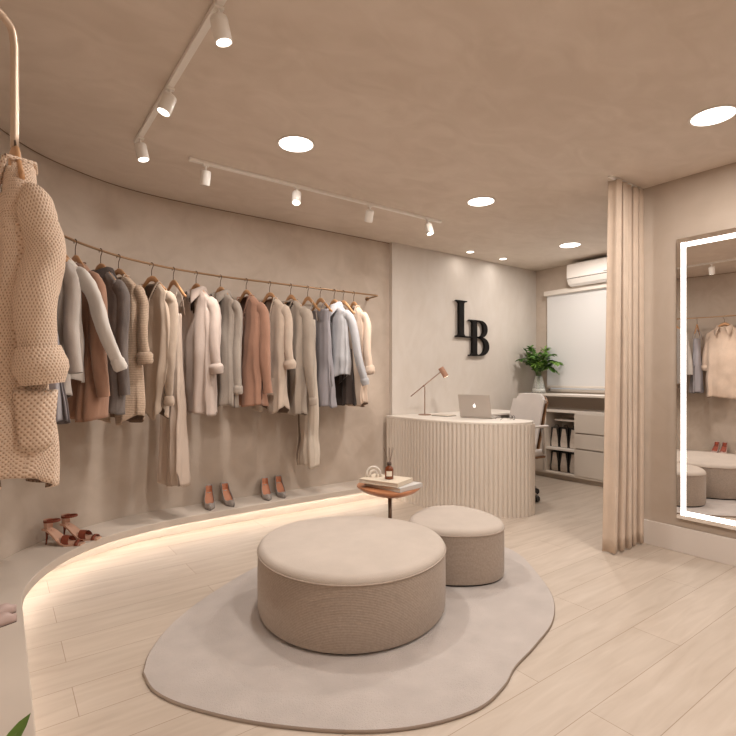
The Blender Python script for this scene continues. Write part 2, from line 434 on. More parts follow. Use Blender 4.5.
def spot_head(x, y, aim, label, lit=True, power=22, tilt_r=.033):
    t = thing('track_spotlight', label, 'spotlight', (x, y, H-.020))
    MB().box(-.02, .02, -.012, .012, -.012, 0).build('adapter', M_trackw, t, bevel=.003)
    MB().tube([(0, 0, -.012), (0, 0, -.04)], .006, 10).build('stem', M_trackw, t, smooth=True)
    d = Vector(aim).normalized(); a = Vector((0, 0, -.042)); s0 = a; e = a+d*.088
    MB().tube([s0-d*.004, s0, s0+d*.006, e-d*.002, e], [tilt_r*.8, tilt_r*.94, tilt_r, tilt_r, tilt_r*.97], 28, cap=True).build('lamp_housing', M_trackw, t, bevel=0).data.shade_smooth()
    smooth_angle(t.children[-1], 35)
    MB().tube([e-d*.001, e+d*.0015], tilt_r*.84, 28).build('lens', M_spotface if lit else M_spotoff, t)
    MB().tube([s0+d*.012+Vector((0, 0, 0)), s0+d*.016], tilt_r*1.03, 28).build('bracket_ring', M_trackw, t)
    l = bpy.data.lights.new('spot_lamp', 'SPOT'); l.energy = power; l.color = (1, .91, .82); l.spot_size = R(46); l.spot_blend = .75; l.shadow_soft_size = .03
    o = bpy.data.objects.new('spot_lamp', l); C.objects.link(o); w = Vector((x, y, H-.020))+e+d*.01; o.location = w
    o.rotation_euler = d.to_track_quat('-Z', 'Y').to_euler()
    return t
tr = tag(B('track_rail', M_trackw,   .99, 3.24, 3.287, 3.317, H-.020, H, bevel=.002), 'long white track rail over the clothes rail', 'track rail')
tr2 = tag(B('track_rail', M_trackw, .652, .682, -.4, 3.25, H-.020, H, bevel=.002), 'white ceiling track running forward across the room at upper left', 'track rail')
spot_head(1.10, 3.302, (.02, .30, -1), 'white cylinder spotlight at the start of the long ceiling track', False, 55)
spot_head(1.77, 3.302, (-.22, -.32, -1), 'glowing spotlight hanging second along the long track, over the grey shirt', True, 20)
spot_head(2.44, 3.302, (.18, .55, -1), 'white spotlight with hidden lens, third along the long ceiling track', False, 55)
spot_head(3.08, 3.302, (.05, -.28, -1), 'glowing spotlight at the end of the long track, closest to the black letters', True, 16)
spot_head(.667, 3.15, (.18, -.12, -1), 'glowing spotlight at the far end of the forward-running track', True, 16)
spot_head(.667, 2.52, (-.35, .05, -1), 'glowing spotlight in the middle of the forward-running track', True, 30)
spot_head(.667, 1.86, (.24, -.02, -1), 'nearest spotlight on the forward-running track, cut by the picture edge', True, 12)

# ------------------------------------------------------------------ brass rails
ZR = 2.04
rail_pts = [(-.25, 1.84, ZR), (-.06, 1.86, ZR), (-.01, 1.93, ZR), (-.005, 2.3, ZR), (.03, 2.6, ZR), (.095, 2.9, ZR), (.195, 3.154, ZR), (.355, 3.385, ZR), (.53, 3.56, ZR),
            (.721, 3.705, ZR), (1.04, 3.842, ZR), (1.41, 3.915, ZR), (1.8, 3.93, ZR), (2.4, 3.94, ZR), (3.0, 3.945, ZR)]
rc = catmull(rail_pts[2:], 10)
path = [Vector(p) for p in rail_pts[:2]]+rc+[Vector((3.015, 3.955, ZR)), Vector((3.035, 4.05, ZR)), Vector((3.05, YL, ZR))]
rail = thing('clothes_rail', 'long thin brass clothes rail curving along the plaster wall', 'clothes rail')
MB().tube(path, .008, 10).build('rail_bar', M_brass, rail, smooth=True)
for p, ax in ((Vector((3.05, YL, ZR)), Vector((0, -1, 0))), (Vector((-.25, 1.84, ZR)), Vector((1, 0, 0)))):
    MB().tube([p, p+ax*.008], .022, 20).build('wall_plate', M_brass, rail)
def rail_at(x):
    for i in range(len(rc)-1):
        a, b = rc[i], rc[i+1]
        if a.x <= x <= b.x and b.x > a.x:
            t = (x-a.x)/(b.x-a.x); return a.lerp(b, t), (b-a).normalized()
    return rc[-1], Vector((1, 0, 0))
# near display hook: rail that comes forward and turns down
hk = catmull([(-.245, 1.055, ZR), (-.1, 1.232, ZR), (-.004, 1.349, ZR)], 4)+catmull([(.004, 1.358, ZR), (.024, 1.383, ZR-.012), (.03, 1.39, ZR-.045)], 6)+[Vector((.03, 1.39, 1.79)), Vector((.03, 1.39, 1.765))]
hook = thing('hanging_display_rod', 'brass display rod bending down to hold the open-knit cardigan', 'display rod')
MB().tube(hk, .0085, 12).build('rod', M_brassl, hook, smooth=True)
MB().tube([(XL, 1.037, ZR), (-.245, 1.055, ZR)], .022, 20).build('wall_plate', M_brassl, hook)

# ------------------------------------------------------------------ garments
def body_mesh(L, sw=.185, hw=.20, th=.036, thh=.062, neck='v', vd=.20, fold=.012, seed=1, hemtilt=0, hemwave=.01, round_hem=0, top=0., nh=64, nrow=44, bodyz0=None, waist=None, batwing=0, lean=.012):
    rnd = random.Random(seed); ph = [rnd.uniform(0, 6.28) for _ in range(6)]
    rows = []
    if bodyz0 is None:
        for k in range(7):
            t = k/6; rows.append((.082+(sw-.082)*t, -.042-.075*t**1.15, .036, 0))
        z0 = -.117
        for k in range(1, nrow):
            t = k/(nrow-1); z = z0-(L+z0)*t if False else z0+(-L-z0)*t
            w = sw+(hw-sw)*min(1, t*1.2)**.8 + batwing*math.sin(PI*min(1, t*1.1))
            if t < .12: w -= .012*math.sin(t/.12*PI)
            if waist: w -= waist*math.exp(-((t-.45)/.18)**2)
            rows.append((w, z, th+(thh-th)*min(1, t*1.6), t))
    else:
        for k in range(nrow):
            t = k/(nrow-1); z = bodyz0+(-L-bodyz0)*t
            w = sw+(hw-sw)*t**1.3 - (waist or 0)*math.exp(-((t-.25)/.12)**2)
            rows.append((w, z, th+(thh-th)*t, t))
    vs = []; us = []
    for w, z, d, t in rows:
        amp = fold*(.2+1.3*t)
        for k in range(nh):
            q = 2*PI*k/nh; c, s_ = math.cos(q), math.sin(q)
            x = w*math.copysign(abs(c)**.8, c); y = d*math.copysign(abs(s_)**.7, s_)
            f = math.sin(5*q+ph[0]+t*1.2)*.5+math.sin(9*q+ph[1]-t*1.5)*.35+math.sin(14*q+ph[2]+t)*.22+math.sin(3*q+ph[3])*.4
            y += amp*f*1.3*(1 if abs(s_) > .05 else .4); x += amp*.5*math.sin(4*q+ph[4]+t*3)
            y += lean*t*(1 if s_ > 0 else .45)*abs(s_)**.5
            nz = noise.noise(Vector((x*7+seed*3.1, y*7, z*6)))
            y += nz*.014*(0.3+t); x += noise.noise(Vector((x*4, z*5+seed, 3.3)))*.014*t
            zz = z
            if t > .6:
                u = (t-.6)/.4
                zz += u*(hemtilt*c + round_hem*(abs(c)**3) + hemwave*math.sin(3*q+ph[5]))
            vs.append((x, y, zz)); us.append((q/(2*PI)*2*(w*2+.02)*1.06, z))
    fs = []; uv = []
    for i in range(len(rows)-1):
        for k in range(nh):
            k2 = (k+1) % nh; a, b, c_, d_ = i*nh+k, i*nh+k2, (i+1)*nh+k2, (i+1)*nh+k
            cx = sum(vs[j][0] for j in (a, b, c_, d_))/4; cz = sum(vs[j][1+1] for j in (a, b, c_, d_))/4
            q = 2*PI*(k+.5)/nh; isfront = math.sin(q) < -.02
            cut = False
            if isfront and bodyz0 is None:
                if neck in ('v', 'cardigan') and cz > -vd and abs(cx) < .105*(1-(-cz-.035)/vd): cut = True
                if neck == 'round' and cz > -.13 and (cx/.095)**2+((cz+.03)/.10)**2 < 1: cut = True
                if neck == 'shirt' and cz > -.24 and abs(cx) < .085*(1-(-cz-.03)/.21): cut = True
                if neck == 'cardigan' and abs(cx+.004) < .014+.016*rows[i][3]: cut = True
            if cut: continue
            fs.append((a, d_, c_, b)); u1 = (k+1)/nh*2*(rows[i][0]*2+.02)*1.06
            uv.append((us[a], us[d_], (u1, us[d_][1]), (u1, us[a][1])))
    return MB().add(vs, fs, uv)
def solid(o, t=.004):
    md = o.modifiers.new('Thick', 'SOLIDIFY'); md.thickness = t; md.offset = 0; return o
def sleeve_mesh(side, L=.52, out=.03, fwd=0, sw=.20, r0=.06, r1=.042, seed=0, baggy=0, n=22, rows=30):
    if side < 0: out -= .05
    P = catmull([(side*(sw-.05), .010, -.118), (side*(sw-.010), .022+fwd*.02, -.158), (side*(sw+.006+out*.25), .032+fwd*.2, -.25), (side*(sw+.025+out*.6), fwd*.6, -.12-L*.62), (side*(sw+.028+out), fwd, -.11-L)], 8)
    m = len(P); vs = []; uv_ = []; run = 0
    for i, p in enumerate(P):
        t = i/(m-1); tan = (P[min(i+1, m-1)]-P[max(i-1, 0)]).normalized()
        a = Vector((0, 1, 0)); a = (a-tan*a.dot(tan)).normalized(); b = tan.cross(a)
        r = (.022+(r0-.022)*(t/.24)**.75) if t < .24 else r0+(r1-r0)*(t-.24)/.76
        r += baggy*math.sin(PI*min(1, max(0, (t-.2)/.78)))
        if i: run += (P[i]-P[i-1]).length
        for k in range(n):
            q = 2*PI*k/n
            wr_ = 1+.10*noise.noise(Vector((math.cos(q)*1.6+seed, math.sin(q)*1.6, t*7)))*(1+baggy*8)+.035*math.sin(3*q+seed+t*3)
            wr_ += .09*noise.noise(Vector((math.cos(q)*2+seed*2, math.sin(q)*2, t*16)))
            vs.append(p+a*(math.cos(q)*r*.60*wr_)+b*(math.sin(q)*r*.86*wr_)); uv_.append((q/(2*PI)*2*PI*.055, run))
    fs = []; uv = []
    for i in range(m-1):
        for k in range(n):
            k2 = (k+1) % n; fs.append((i*n+k, i*n+k2, (i+1)*n+k2, (i+1)*n+k)); u1 = (k+1)/n*2*PI*.055
            uv.append((uv_[i*n+k], (u1, uv_[i*n][1]), (u1, uv_[(i+1)*n][1]), uv_[(i+1)*n+k]))
    fs.append(tuple(range(n))[::-1]); uv.append([(0, 0)]*n)
    return MB().add(vs, fs, uv), P
_inshade = {}
def inside_shade_of(m):
    """same cloth darkened: the shade inside a garment put into its colour"""
    if m.name not in _inshade:
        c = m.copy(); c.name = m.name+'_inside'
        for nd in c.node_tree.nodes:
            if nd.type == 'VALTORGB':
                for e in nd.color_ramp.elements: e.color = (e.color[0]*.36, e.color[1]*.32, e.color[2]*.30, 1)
        _inshade[m.name] = c
    return _inshade[m.name]
def make_hanger(loc, rz, label, tall=.10, tilt=0, half=.195, drop=.125):
    t = thing('clothes_hanger', label, 'hanger', loc, rz)
    mb = MB(); P = [(-half, 0, -drop), (-half*.82, 0, -drop*.86), (-half*.45, 0, -drop*.42), (-.03, 0, -.012), (0, 0, -.004), (.03, 0, -.012), (half*.45, 0, -drop*.42), (half*.82, 0, -drop*.86), (half, 0, -drop)]
    mb.tube(P, [.010, .013, .015, .019, .020, .019, .015, .013, .010], 10, flat=(1, .48), up=(0, 0, 1)); mb.build('hanger_arms', M_wood, t, smooth=True)
    # question-mark hook over the rail, in the hanger's own plane turned along the rail's cross-section
    r = .019; zc = tall-.008+0
    hp = [(0, 0, .01), (0, 0, tall-.055), (.004, 0, tall-.04), (.012, 0, tall-.027)]+[(r*math.cos(q), 0, zc-.004+r*math.sin(q)) for q in [R(a) for a in (-35, 0, 35, 70, 100, 130, 160, 190)]]
    MB().tube(hp, .0026, 8).build('hook', M_hook, t, smooth=True)
    return t
def cuffring(P, r, m, parent, name='cuff', h=.06, back=.0, seed=0, flat=.85):
    p1 = P[-1]; t = (P[-1]-P[-3]).normalized(); p1 = p1+t*back; p0 = p1-t*h
    pts = [p0+t*h*k/5 for k in range(6)]; rr = [r*.92, r*1.10, r*1.16, r*1.14, r*1.10, r*.92]
    rr = [a*(1+.05*math.sin(seed+k*2)) for k, a in enumerate(rr)]
    mb = MB().tube(pts, rr, 22, cap=False, up=(0, 1, 0), flat=(.74, .92)); return mb.build(name, m, parent, smooth=True)
def collar_mesh(spread=.07, h=.045):
    """folded shirt collar: stand rising round the neck, leaves falling to two points in front"""
    mb = MB(); n = 28; rows = []
    for k in range(n+1):
        q = -PI*.5+.42+(2*PI-.84)*(k/n)         # starts and ends at the front (-y)
        c, s_ = math.cos(q), math.sin(q); fr_ = max(0, -s_)/.913
        x, y = c*.062, s_*.044+.0
        pt = fr_**2*.045
        rows.append([(x*.93, y*.9, -.03-fr_*.018), (x*1.0, y*1.0, .022-fr_*.022), (x*1.12, y*1.2, .020-fr_*.024), (x*1.35+math.copysign(pt*.45, x if abs(x) > 1e-4 else (1 if k < n/2 else -1)), y*1.6-.004*fr_, -.022-pt*1.1-fr_*.02)])
    vs = [v for r_ in rows for v in r_]; fs = [(i*4+j, (i+1)*4+j, (i+1)*4+j+1, i*4+j+1) for i in range(n) for j in range(3)]
    return mb.add(vs, fs)
gcount = 0
SHADE_OFF = 1
def garment(name, label, cat, loc, rz, m, hanger_label, kind='top', L=.95, m_trim=None, sleeves=(.52, .52), outs=(.03, .03), fwd=(.025, .0), cuffs=None, collar=False, buttons=0, pocket=False, tall=.10, straps=False, **kw):
    global gcount; gcount += 1; seed = gcount*1.7
    apex = Vector(loc); hw_ = min(.195, kw.get('sw', .2)-.012) if kind == 'top' else .195; make_hanger(apex, rz, hanger_label, tall, 0, hw_, .125*hw_/.195+.004)
    t = thing(name, label, cat, apex, rz); mt = m_trim or m
    sl = kw.pop('sl', {})
    o = body_mesh(seed=gcount, L=L, **kw).build('body', m, t, smooth=True, recalc=False); solid(o); o.data.materials.append(inside_shade_of(m)); o.modifiers['Thick'].material_offset = SHADE_OFF; o.modifiers['Thick'].offset = -1
    sw = kw.get('sw', .20)
    if kind == 'top':
        for i, side in enumerate((1, -1)):
            mb, P = sleeve_mesh(side, sleeves[i], outs[i], fwd[i], sw, seed=seed+i*3, **sl)
            s_ = mb.build('sleeve', m, t, smooth=True)
            if cuffs == 'rolled': cuffring(P, .056, mt, s_, 'rolled_cuff', .075, .008, seed)
            elif cuffs == 'flat': cuffring(P, .041, mt, s_, 'cuff', .07, .004, seed)
            elif cuffs == 'rib': cuffring(P, .038, mt, s_, 'ribbed_cuff', .07, .03, seed)
    if collar: solid(collar_mesh().xf(Matrix.Translation((0, -.004, -.046)) @ Matrix.Scale(1.3, 4)).build('collar', mt, t, smooth=True), .003)
    if neck_trim := (kw.get('neck') in ('v', 'cardigan', 'round') and kind == 'top'):
        vd = kw.get('vd', .2); nk = kw.get('neck')
        if nk == 'round': pp = [(.09*math.cos(R(a)), -.044-.012*abs(math.sin(R(a))), -.045+.085*math.sin(R(a))) for a in range(-180, 1, 15)]
        else: pp = [(.094, -.025, -.043), (.072, -.040, -.043-vd*.28), (.038, -.044, -.043-vd*.62), (0, -.047, -.043-vd*.90), (-.038, -.044, -.043-vd*.62), (-.072, -.040, -.043-vd*.28), (-.094, -.025, -.043)]
        pp = [Vector(p) for p in pp]
        bk = [(-.07, .03, -.038), (0, .040, -.034), (.07, .03, -.038)]
        MB().tube(catmull(pp, 3)+[Vector(b) for b in bk]+[pp[0]], .0055, 8, cap=False).build('neck_band', mt, t, smooth=True)
    if buttons:
        for k in range(buttons):
            z = -.10-k*(L-.22)/buttons; MB().tube([(.0, -.040-.010*min(k, 3), z), (.0, -.052-.010*min(k, 3), z)], .0065, 10).build('button', M_hook, t)
    if pocket:
        w = .062; zc = -L*.78
        vs = []; n = 8
        for j in range(7):
            for i in range(n+1):
                u = i/n*2-1; v = j/6; vs.append((.105+u*w, -.066-.020*(1-u*u)*(1-v*.6)-.006, zc+.07-v*.14))
        MB().add(vs, [(j*(n+1)+i, j*(n+1)+i+1, (j+1)*(n+1)+i+1, (j+1)*(n+1)+i) for j in range(6) for i in range(n)]).build('patch_pocket', mt, t, smooth=True).data
        solid(t.children[-1], .006)
    if straps:
        bz = kw['bodyz0']
        for side in (1, -1):
            MB().tube([(side*.085, -.05, bz-.006), (side*.088, -.03, bz*.6), (side*.09, 0, -.03), (side*.088, .03, bz*.6), (side*.085, .045, bz-.006)], .0028, 6).build('strap', mt, t, smooth=True)
    return t

F = dict(
    grey=fabric('cloth_warm_grey', (.42, .375, .345)), white=fabric('cloth_chalk', (.64, .60, .565)), brown=fabric('cloth_mocha_knit', (.34, .195, .135), .1),
    char=fabric('cloth_charcoal_tweed', (.17, .145, .135), .22, 500, .4), beigek=ribbed('cloth_beige_rib_knit', (.58, .44, .335), .011, 'Z', .6, .72),
    taupe=fabric('cloth_taupe_fine', (.45, .36, .29)), champ=fabric('cloth_champagne_satin', (.54, .44, .37), .04, rough=.5, sheen=0, bump=.05),
    blush=fabric('cloth_blush', (.52, .43, .385)), stone=fabric('cloth_stone_linen', (.36, .31, .27), .12, 500, .4),
    terra=fabric('cloth_terracotta_knit', (.40, .225, .16), .08), beige=fabric('cloth_oat_knit', (.56, .46, .38), .1),
    mush=fabric('cloth_mushroom', (.42, .355, .30)), cream=fabric('cloth_cream_crepe', (.62, .54, .46), .03),
    lav=fabric('cloth_grey_lilac', (.29, .27, .29), .07, rough=.6), blue=fabric('cloth_pale_blue_grey', (.45, .45, .475)),
    peach=fabric('cloth_peach', (.66, .52, .42)), dark=fabric('cloth_near_black', (.06, .045, .04)), tan=fabric('cloth_tan_stripe', (.50, .36, .25)))

def on_rail(x, dy=0, twist=0):
    p, t = rail_at(x); a = math.atan2(t.y, t.x)
    return p, a-PI/2+R(twist)
def hang(x, name, label, cat, m, hl, twist=0, tall=.10, **kw):
    p, _ = on_rail(x); rz = R(-66-9.5*x+twist); loc = (p.x, p.y, ZR-tall+.004-.0)
    return garment(name, label, cat, loc, rz, m, hl, tall=tall, **kw)

hang(.075, 'slip_dress', 'grey lilac slip dress mostly hidden behind the open-knit cardigan', 'dress', F['lav'], 'wooden hanger carrying the grey lilac slip beside the beige shirt', kind='dress', straps=True, bodyz0=-.20, L=1.02, sw=.135, hw=.22, th=.04, thh=.06, waist=.02, fold=.02) if False else None
garment('slip_dress', 'grey lilac slip dress whose hem shows below the open-knit cardigan', 'dress', (.085, 2.90, ZR-.096), R(-12), F['lav'], 'wooden hanger carrying the grey lilac slip dress seen in the mirror', kind='dress', straps=True, bodyz0=-.19, L=.92, sw=.14, hw=.20, th=.035, thh=.05, waist=.015, fold=.02)
garment('shirt', 'long beige shirt facing the room, seen whole only in the mirror', 'shirt', (0.02, 2.60, ZR-.096), R(92), F['peach'], 'wooden hanger under the beige shirt reflected in the mirror', L=.98, sw=.19, hw=.21, cuffs='rolled', collar=True, neck='none', fold=.008, sleeves=(.50, .50))
hang(.19, 'shirt', 'warm grey long-sleeved shirt directly behind the open-knit cardigan', 'shirt', F['grey'], 'hanger of the warm grey shirt at the near start of the rail', L=.80, neck='shirt', sleeves=(.57, .5), outs=(.05, .0), sl=dict(r0=.06, r1=.05), fold=.006, sw=.19, hw=.2)
hang(.275, 'shirt', 'chalk white shirt with one sleeve swinging out over the mocha sweater', 'shirt', F['white'], 'hanger with a pinkish tip carrying the chalk white shirt', L=.72, neck='shirt', sleeves=(.55, .45), outs=(.10, .0), fwd=(.17, 0), cuffs='flat', sl=dict(r0=.062, r1=.046), fold=.006, sw=.19, hw=.19)
hang(.365, 'sweater', 'mocha brown knit sweater hanging third from the near end', 'sweater', F['brown'], 'wooden hanger of the mocha brown sweater', twist=-6, L=.94, neck='round', sleeves=(.70, .66), outs=(.06, .0), fwd=(.04, 0), sl=dict(r0=.066, r1=.05, baggy=.014), sw=.19, hw=.22, thh=.075, fold=.02)
hang(.52, 'coat', 'charcoal grey tweed coat with turned-up dark collar', 'coat', F['char'], 'hanger of the charcoal tweed coat', L=.92, neck='shirt', collar=True, sleeves=(.70, .66), outs=(.02, .0), sl=dict(r0=.062, r1=.048), m_trim=F['dark'], sw=.18, hw=.2)
hang(.64, 'cardigan', 'beige ribbed cardigan with rolled sleeve and patch pocket beside the charcoal coat', 'cardigan', F['beigek'], 'hanger of the beige ribbed cardigan', twist=4, L=1.0, neck='cardigan', vd=.3, cuffs='rolled', pocket=True, sleeves=(.50, .48), sl=dict(r0=.056, r1=.046), sw=.19, hw=.22, thh=.068, round_hem=.05)
hang(.875, 'sweater', 'thin taupe sweater with ribbed cuffs and uneven hem', 'sweater', F['taupe'], 'hanger of the thin taupe sweater', twist=10, L=.95, neck='v', vd=.17, cuffs='rib', sleeves=(.76, .70), outs=(-.04, -.04), sl=dict(r0=.058, r1=.03, baggy=.02), sw=.16, hw=.12, th=.04, thh=.06, batwing=.05, hemwave=.05)
hang(1.04, 'slip_dress', 'long champagne slip dress on thin straps beside the blush shirt', 'dress', F['champ'], 'bare wooden hanger above the champagne slip dress', twist=-4, kind='dress', straps=True, bodyz0=-.24, L=1.49, sw=.095, hw=.125, th=.03, thh=.055, waist=.012, fold=.014)
hang(1.22, 'shirt', 'blush shirt with rolled cuffs and soft open collar', 'shirt', F['blush'], 'hanger of the blush shirt with rolled cuffs', L=.98, neck='shirt', collar=True, cuffs='rolled', sleeves=(.56, .54), sl=dict(r0=.058, r1=.048, baggy=.010), sw=.19, hw=.21, fold=.018)
hang(1.42, 'shirt', 'stone grey linen overshirt with wide collar and buttoned cuffs', 'shirt', F['stone'], 'hanger of the stone grey linen overshirt', L=.93, neck='shirt', collar=True, cuffs='flat', sleeves=(.72, .68), outs=(.0, .0), sl=dict(r0=.056, r1=.042), sw=.19, hw=.20, fold=.012, buttons=5)
tg = hang(1.64, 'cardigan', 'terracotta cardigan with a white hanging tag at the neck', 'cardigan', F['terra'], 'hanger of the terracotta cardigan', L=.93, neck='v', vd=.22, sleeves=(.72, .7), outs=(.04, .0), fwd=(.04, 0), sl=dict(r0=.058, r1=.048, baggy=.012), sw=.19, hw=.22, thh=.075, fold=.018)
MB().box(-.010, .010, -.064, -.061, -.38, -.15).build('hang_tag', M_paper, tg)
tg.children[-1]['label'] = 'white paper swing tag'
hang(1.85, 'cardigan', 'oat cardigan with deep neck, rolled sleeve and patch pocket near the rail middle', 'cardigan', F['beige'], 'hanger of the oat cardigan with deep neck', twist=4, L=1.0, neck='cardigan', vd=.34, cuffs='rolled', pocket=True, sleeves=(.52, .5), sl=dict(r0=.056, r1=.046), sw=.19, hw=.21, thh=.068, round_hem=.05)
hang(2.05, 'blouse', 'mushroom coloured loose blouse with drooping sleeve', 'blouse', F['mush'], 'hanger of the mushroom coloured blouse', L=1.02, neck='round', cuffs='rib', sleeves=(.80, .72), outs=(.06, .0), fwd=(.05, 0), sl=dict(r0=.062, r1=.036, baggy=.028), sw=.18, hw=.19, fold=.016)
hang(2.22, 'slip_dress', 'long cream slip dress reaching lowest at the far half of the rail', 'dress', F['cream'], 'bare wooden hanger above the long cream slip dress', kind='dress', straps=True, bodyz0=-.20, L=1.49, sw=.10, hw=.12, th=.03, thh=.05, waist=.012, fold=.012)
hang(2.35, 'slip_dress', 'grey lilac slip top squeezed between the cream dress and the pale blue shirt', 'dress', F['lav'], 'hanger of the grey lilac slip top', kind='dress', straps=True, bodyz0=-.10, L=.97, sw=.15, hw=.19, th=.04, thh=.06, fold=.02)
hang(2.50, 'shirt', 'pale blue grey buttoned shirt with slanting hem and outstretched sleeve', 'shirt', F['blue'], 'hanger of the pale blue grey shirt', L=.76, neck='shirt', collar=True, buttons=6, cuffs='flat', sleeves=(.66, .6), outs=(.10, .0), fwd=(.13, 0), sl=dict(r0=.062, r1=.044), sw=.19, hw=.22, hemtilt=.09, fold=.010)
hang(2.60, 'skirt', 'near black and tan pleated skirt showing below the pale blue shirt', 'skirt', F['dark'], 'hanger of the near black skirt', kind='dress', straps=True, bodyz0=-.45, L=.96, sw=.13, hw=.16, th=.035, thh=.05, fold=.02, m_trim=F['tan'])
hang(2.72, 'blouse', 'peach blouse with rolled sleeves at the far end of the rail', 'blouse', F['peach'], 'hanger of the peach blouse, last on the rail', twist=-5, L=.98, neck='v', vd=.22, cuffs='rolled', sleeves=(.56, .52), outs=(.06, .0), sl=dict(r0=.06, r1=.046), sw=.18, hw=.20, round_hem=.04, fold=.014)

# near open-knit cardigan on the display rod (faces the room)
M_knit = open_knit('open_crochet_knit', (.78, .62, .50), (.48, .32, .22), .0095)
M_knitrim = ribbed('knit_rib_trim', (.78, .62, .50), .006, 'Z', .6, .7)
kn = garment('cardigan', 'large open-knit cream cardigan hanging closest to the camera', 'cardigan', (.03, 1.39, 1.752), R(-86), M_knit, 'orange-brown wooden hanger inside the open-knit cream cardigan', tall=.02,
             L=.76, neck='v', vd=.30, cuffs='rolled', m_trim=M_knit, pocket=False, sleeves=(.40, .38), outs=(.0, .0), fwd=(.03, .0), sl=dict(r0=.056, r1=.050, baggy=.010), sw=.155, hw=.17, lean=.0, th=.045, thh=.06, round_hem=.06, fold=.009, hemwave=.012)
kp = MB(); vs = []; n = 10; uv = []
for j in range(9):
    for i in range(n+1):
        u = i/n*2-1; v = j/8; vs.append((.170+.024*(1-u*u)*(1-v)**.6, .020+u*.036*(1-.25*v), -.53-v*.125+.012*u*u*v))
fs = [(j*(n+1)+i, j*(n+1)+i+1, (j+1)*(n+1)+i+1, (j+1)*(n+1)+i) for j in range(8) for i in range(n)]
uvs = [[(vs[k][1], vs[k][2]) for k in f] for f in fs]
solid(kp.add(vs, fs, uvs).build('patch_pocket', M_knit, kn, smooth=True), .008)

# ------------------------------------------------------------------ shoes
def pump(label, loc, rz, m_up, m_in, m_heel, grp=None, name='high_heel_shoe'):
    """pointed court shoe, toe towards +x, heel at x=0"""
    t = thing(name, label, 'shoe', loc, rz, grp)
    L = .235; hh = .100
    st = []   # stations along the foot: x, sole z, half width, upper height
    for k in range(15):
        u = k/14; x = L*u
        z = hh*(1-min(1, u/.62))**1.0 if u < .62 else 0; z = hh*(.5+.5*math.cos(PI*min(1, u/.66)))
        w = .028+.012*math.sin(PI*min(1, u/.85))*(1 if u > .3 else .6); w = w*(1 if u < .72 else max(.12, 1-((u-.72)/.28)**1.8*.92))
        up = (.052-.02*u) if u < .2 else (.030 if u < .62 else .030+.012*math.sin(PI*(u-.62)/.38*.8))
        if u > .9: up *= .75
        st.append((x, z, w, up))
    up = MB(); n = 12; vs = []
    for x, z, w, h_ in st:
        u = x/L
        for k in range(n+1):
            q = PI*k/n            # 0..pi from right edge over top to left edge
            cx = math.cos(q); sx = math.sin(q)
            open_ = u < .64
            if open_:              # only side walls
                e = .5 if u < .03 else 1
                yy = w*(1 if cx > 0 else -1)*(1-.12*min(sx*1.6, 1)); zz = z+h_*min(1, sx*1.5)
                if abs(cx) < .4: yy = w*.9*cx/.4 if u < .02 else yy
            else: yy = w*cx; zz = z+h_*sx**.8
            vs.append((x, yy, zz+.004))
    fs = []
    for i in range(len(st)-1):
        for k in range(n):
            mid = st[i][0]/L < .60 and 4 <= k <= 7
            if mid: continue
            a = i*(n+1)+k; fs.append((a, a+1, a+n+2, a+n+1))
    fs.append(tuple(range(0, n+1)))
    o = up.add(vs, fs).build('upper', m_up, t, smooth=True); solid(o, .0025)
    so = MB(); vs = []
    for x, z, w, h_ in st: vs += [(x, -w*1.02, z), (x, w*1.02, z), (x, w*1.02, z+.005), (x, -w*1.02, z+.005)]
    fs = [(i*4+k, i*4+(k+1) % 4, (i+1)*4+(k+1) % 4, (i+1)*4+k) for i in range(len(st)-1) for k in range(4)]+[(3, 2, 1, 0), tuple(range(len(vs)-4, len(vs)))]
    so.add(vs, fs).build('sole', M_sole, t)
    ins = MB(); vs = []
    for x, z, w, h_ in st[:11]: vs += [(x, -w*.93, z+.007), (x, w*.93, z+.007)]
    ins.add(vs, [(i*2, i*2+1, i*2+3, i*2+2) for i in range(10)]).build('insole', m_in, t, smooth=True); solid(t.children[-1], .002)
    ls = MB()
    # heel counter lining (faces the toe)
    vs = []
    for k in range(9):
        q = PI/2+PI*k/8; vs += [(.030+.026*math.cos(q), .024*math.sin(q), hh+.005), (.028+.027*math.cos(q), .0255*math.sin(q), hh+.048)]
    ls.add(vs, [(i*2, i*2+2, i*2+3, i*2+1) for i in range(8)]).build('lining', m_in, t, smooth=True)
    MB().tube([(.006, 0, 0), (.008, 0, .01), (.012, 0, hh*.6), (.022, 0, hh)], [.0045, .0045, .007, .020], 10).build('heel', m_heel, t, smooth=True)
    return t
ZB = .2005
pump('left grey pump with tan lining, under the blush shirt', (1.40, 4.13, ZB), R(-106), M_glit, M_tanlin, M_heel)
pump('right grey pump with tan lining, under the stone grey overshirt', (1.53, 4.135, ZB), R(-92), M_glit, M_tanlin, M_heel)
pump('left grey pump of the pair under the oat cardigan', (1.90, 4.14, ZB), R(-106), M_glit, M_tanlin, M_heel)
pump('right grey pump of the pair under the mushroom blouse', (2.03, 4.145, ZB), R(-102), M_glit, M_tanlin, M_heel)
pump('blush pointed flat at the near left end of the bench, farther one', (-.17, 2.745, ZB), R(-2), M_blush, M_redlin, M_sole)
pump('blush pointed flat at the near left end of the bench, closer one', (-.17, 2.655, ZB), R(-6), M_blush, M_redlin, M_sole)
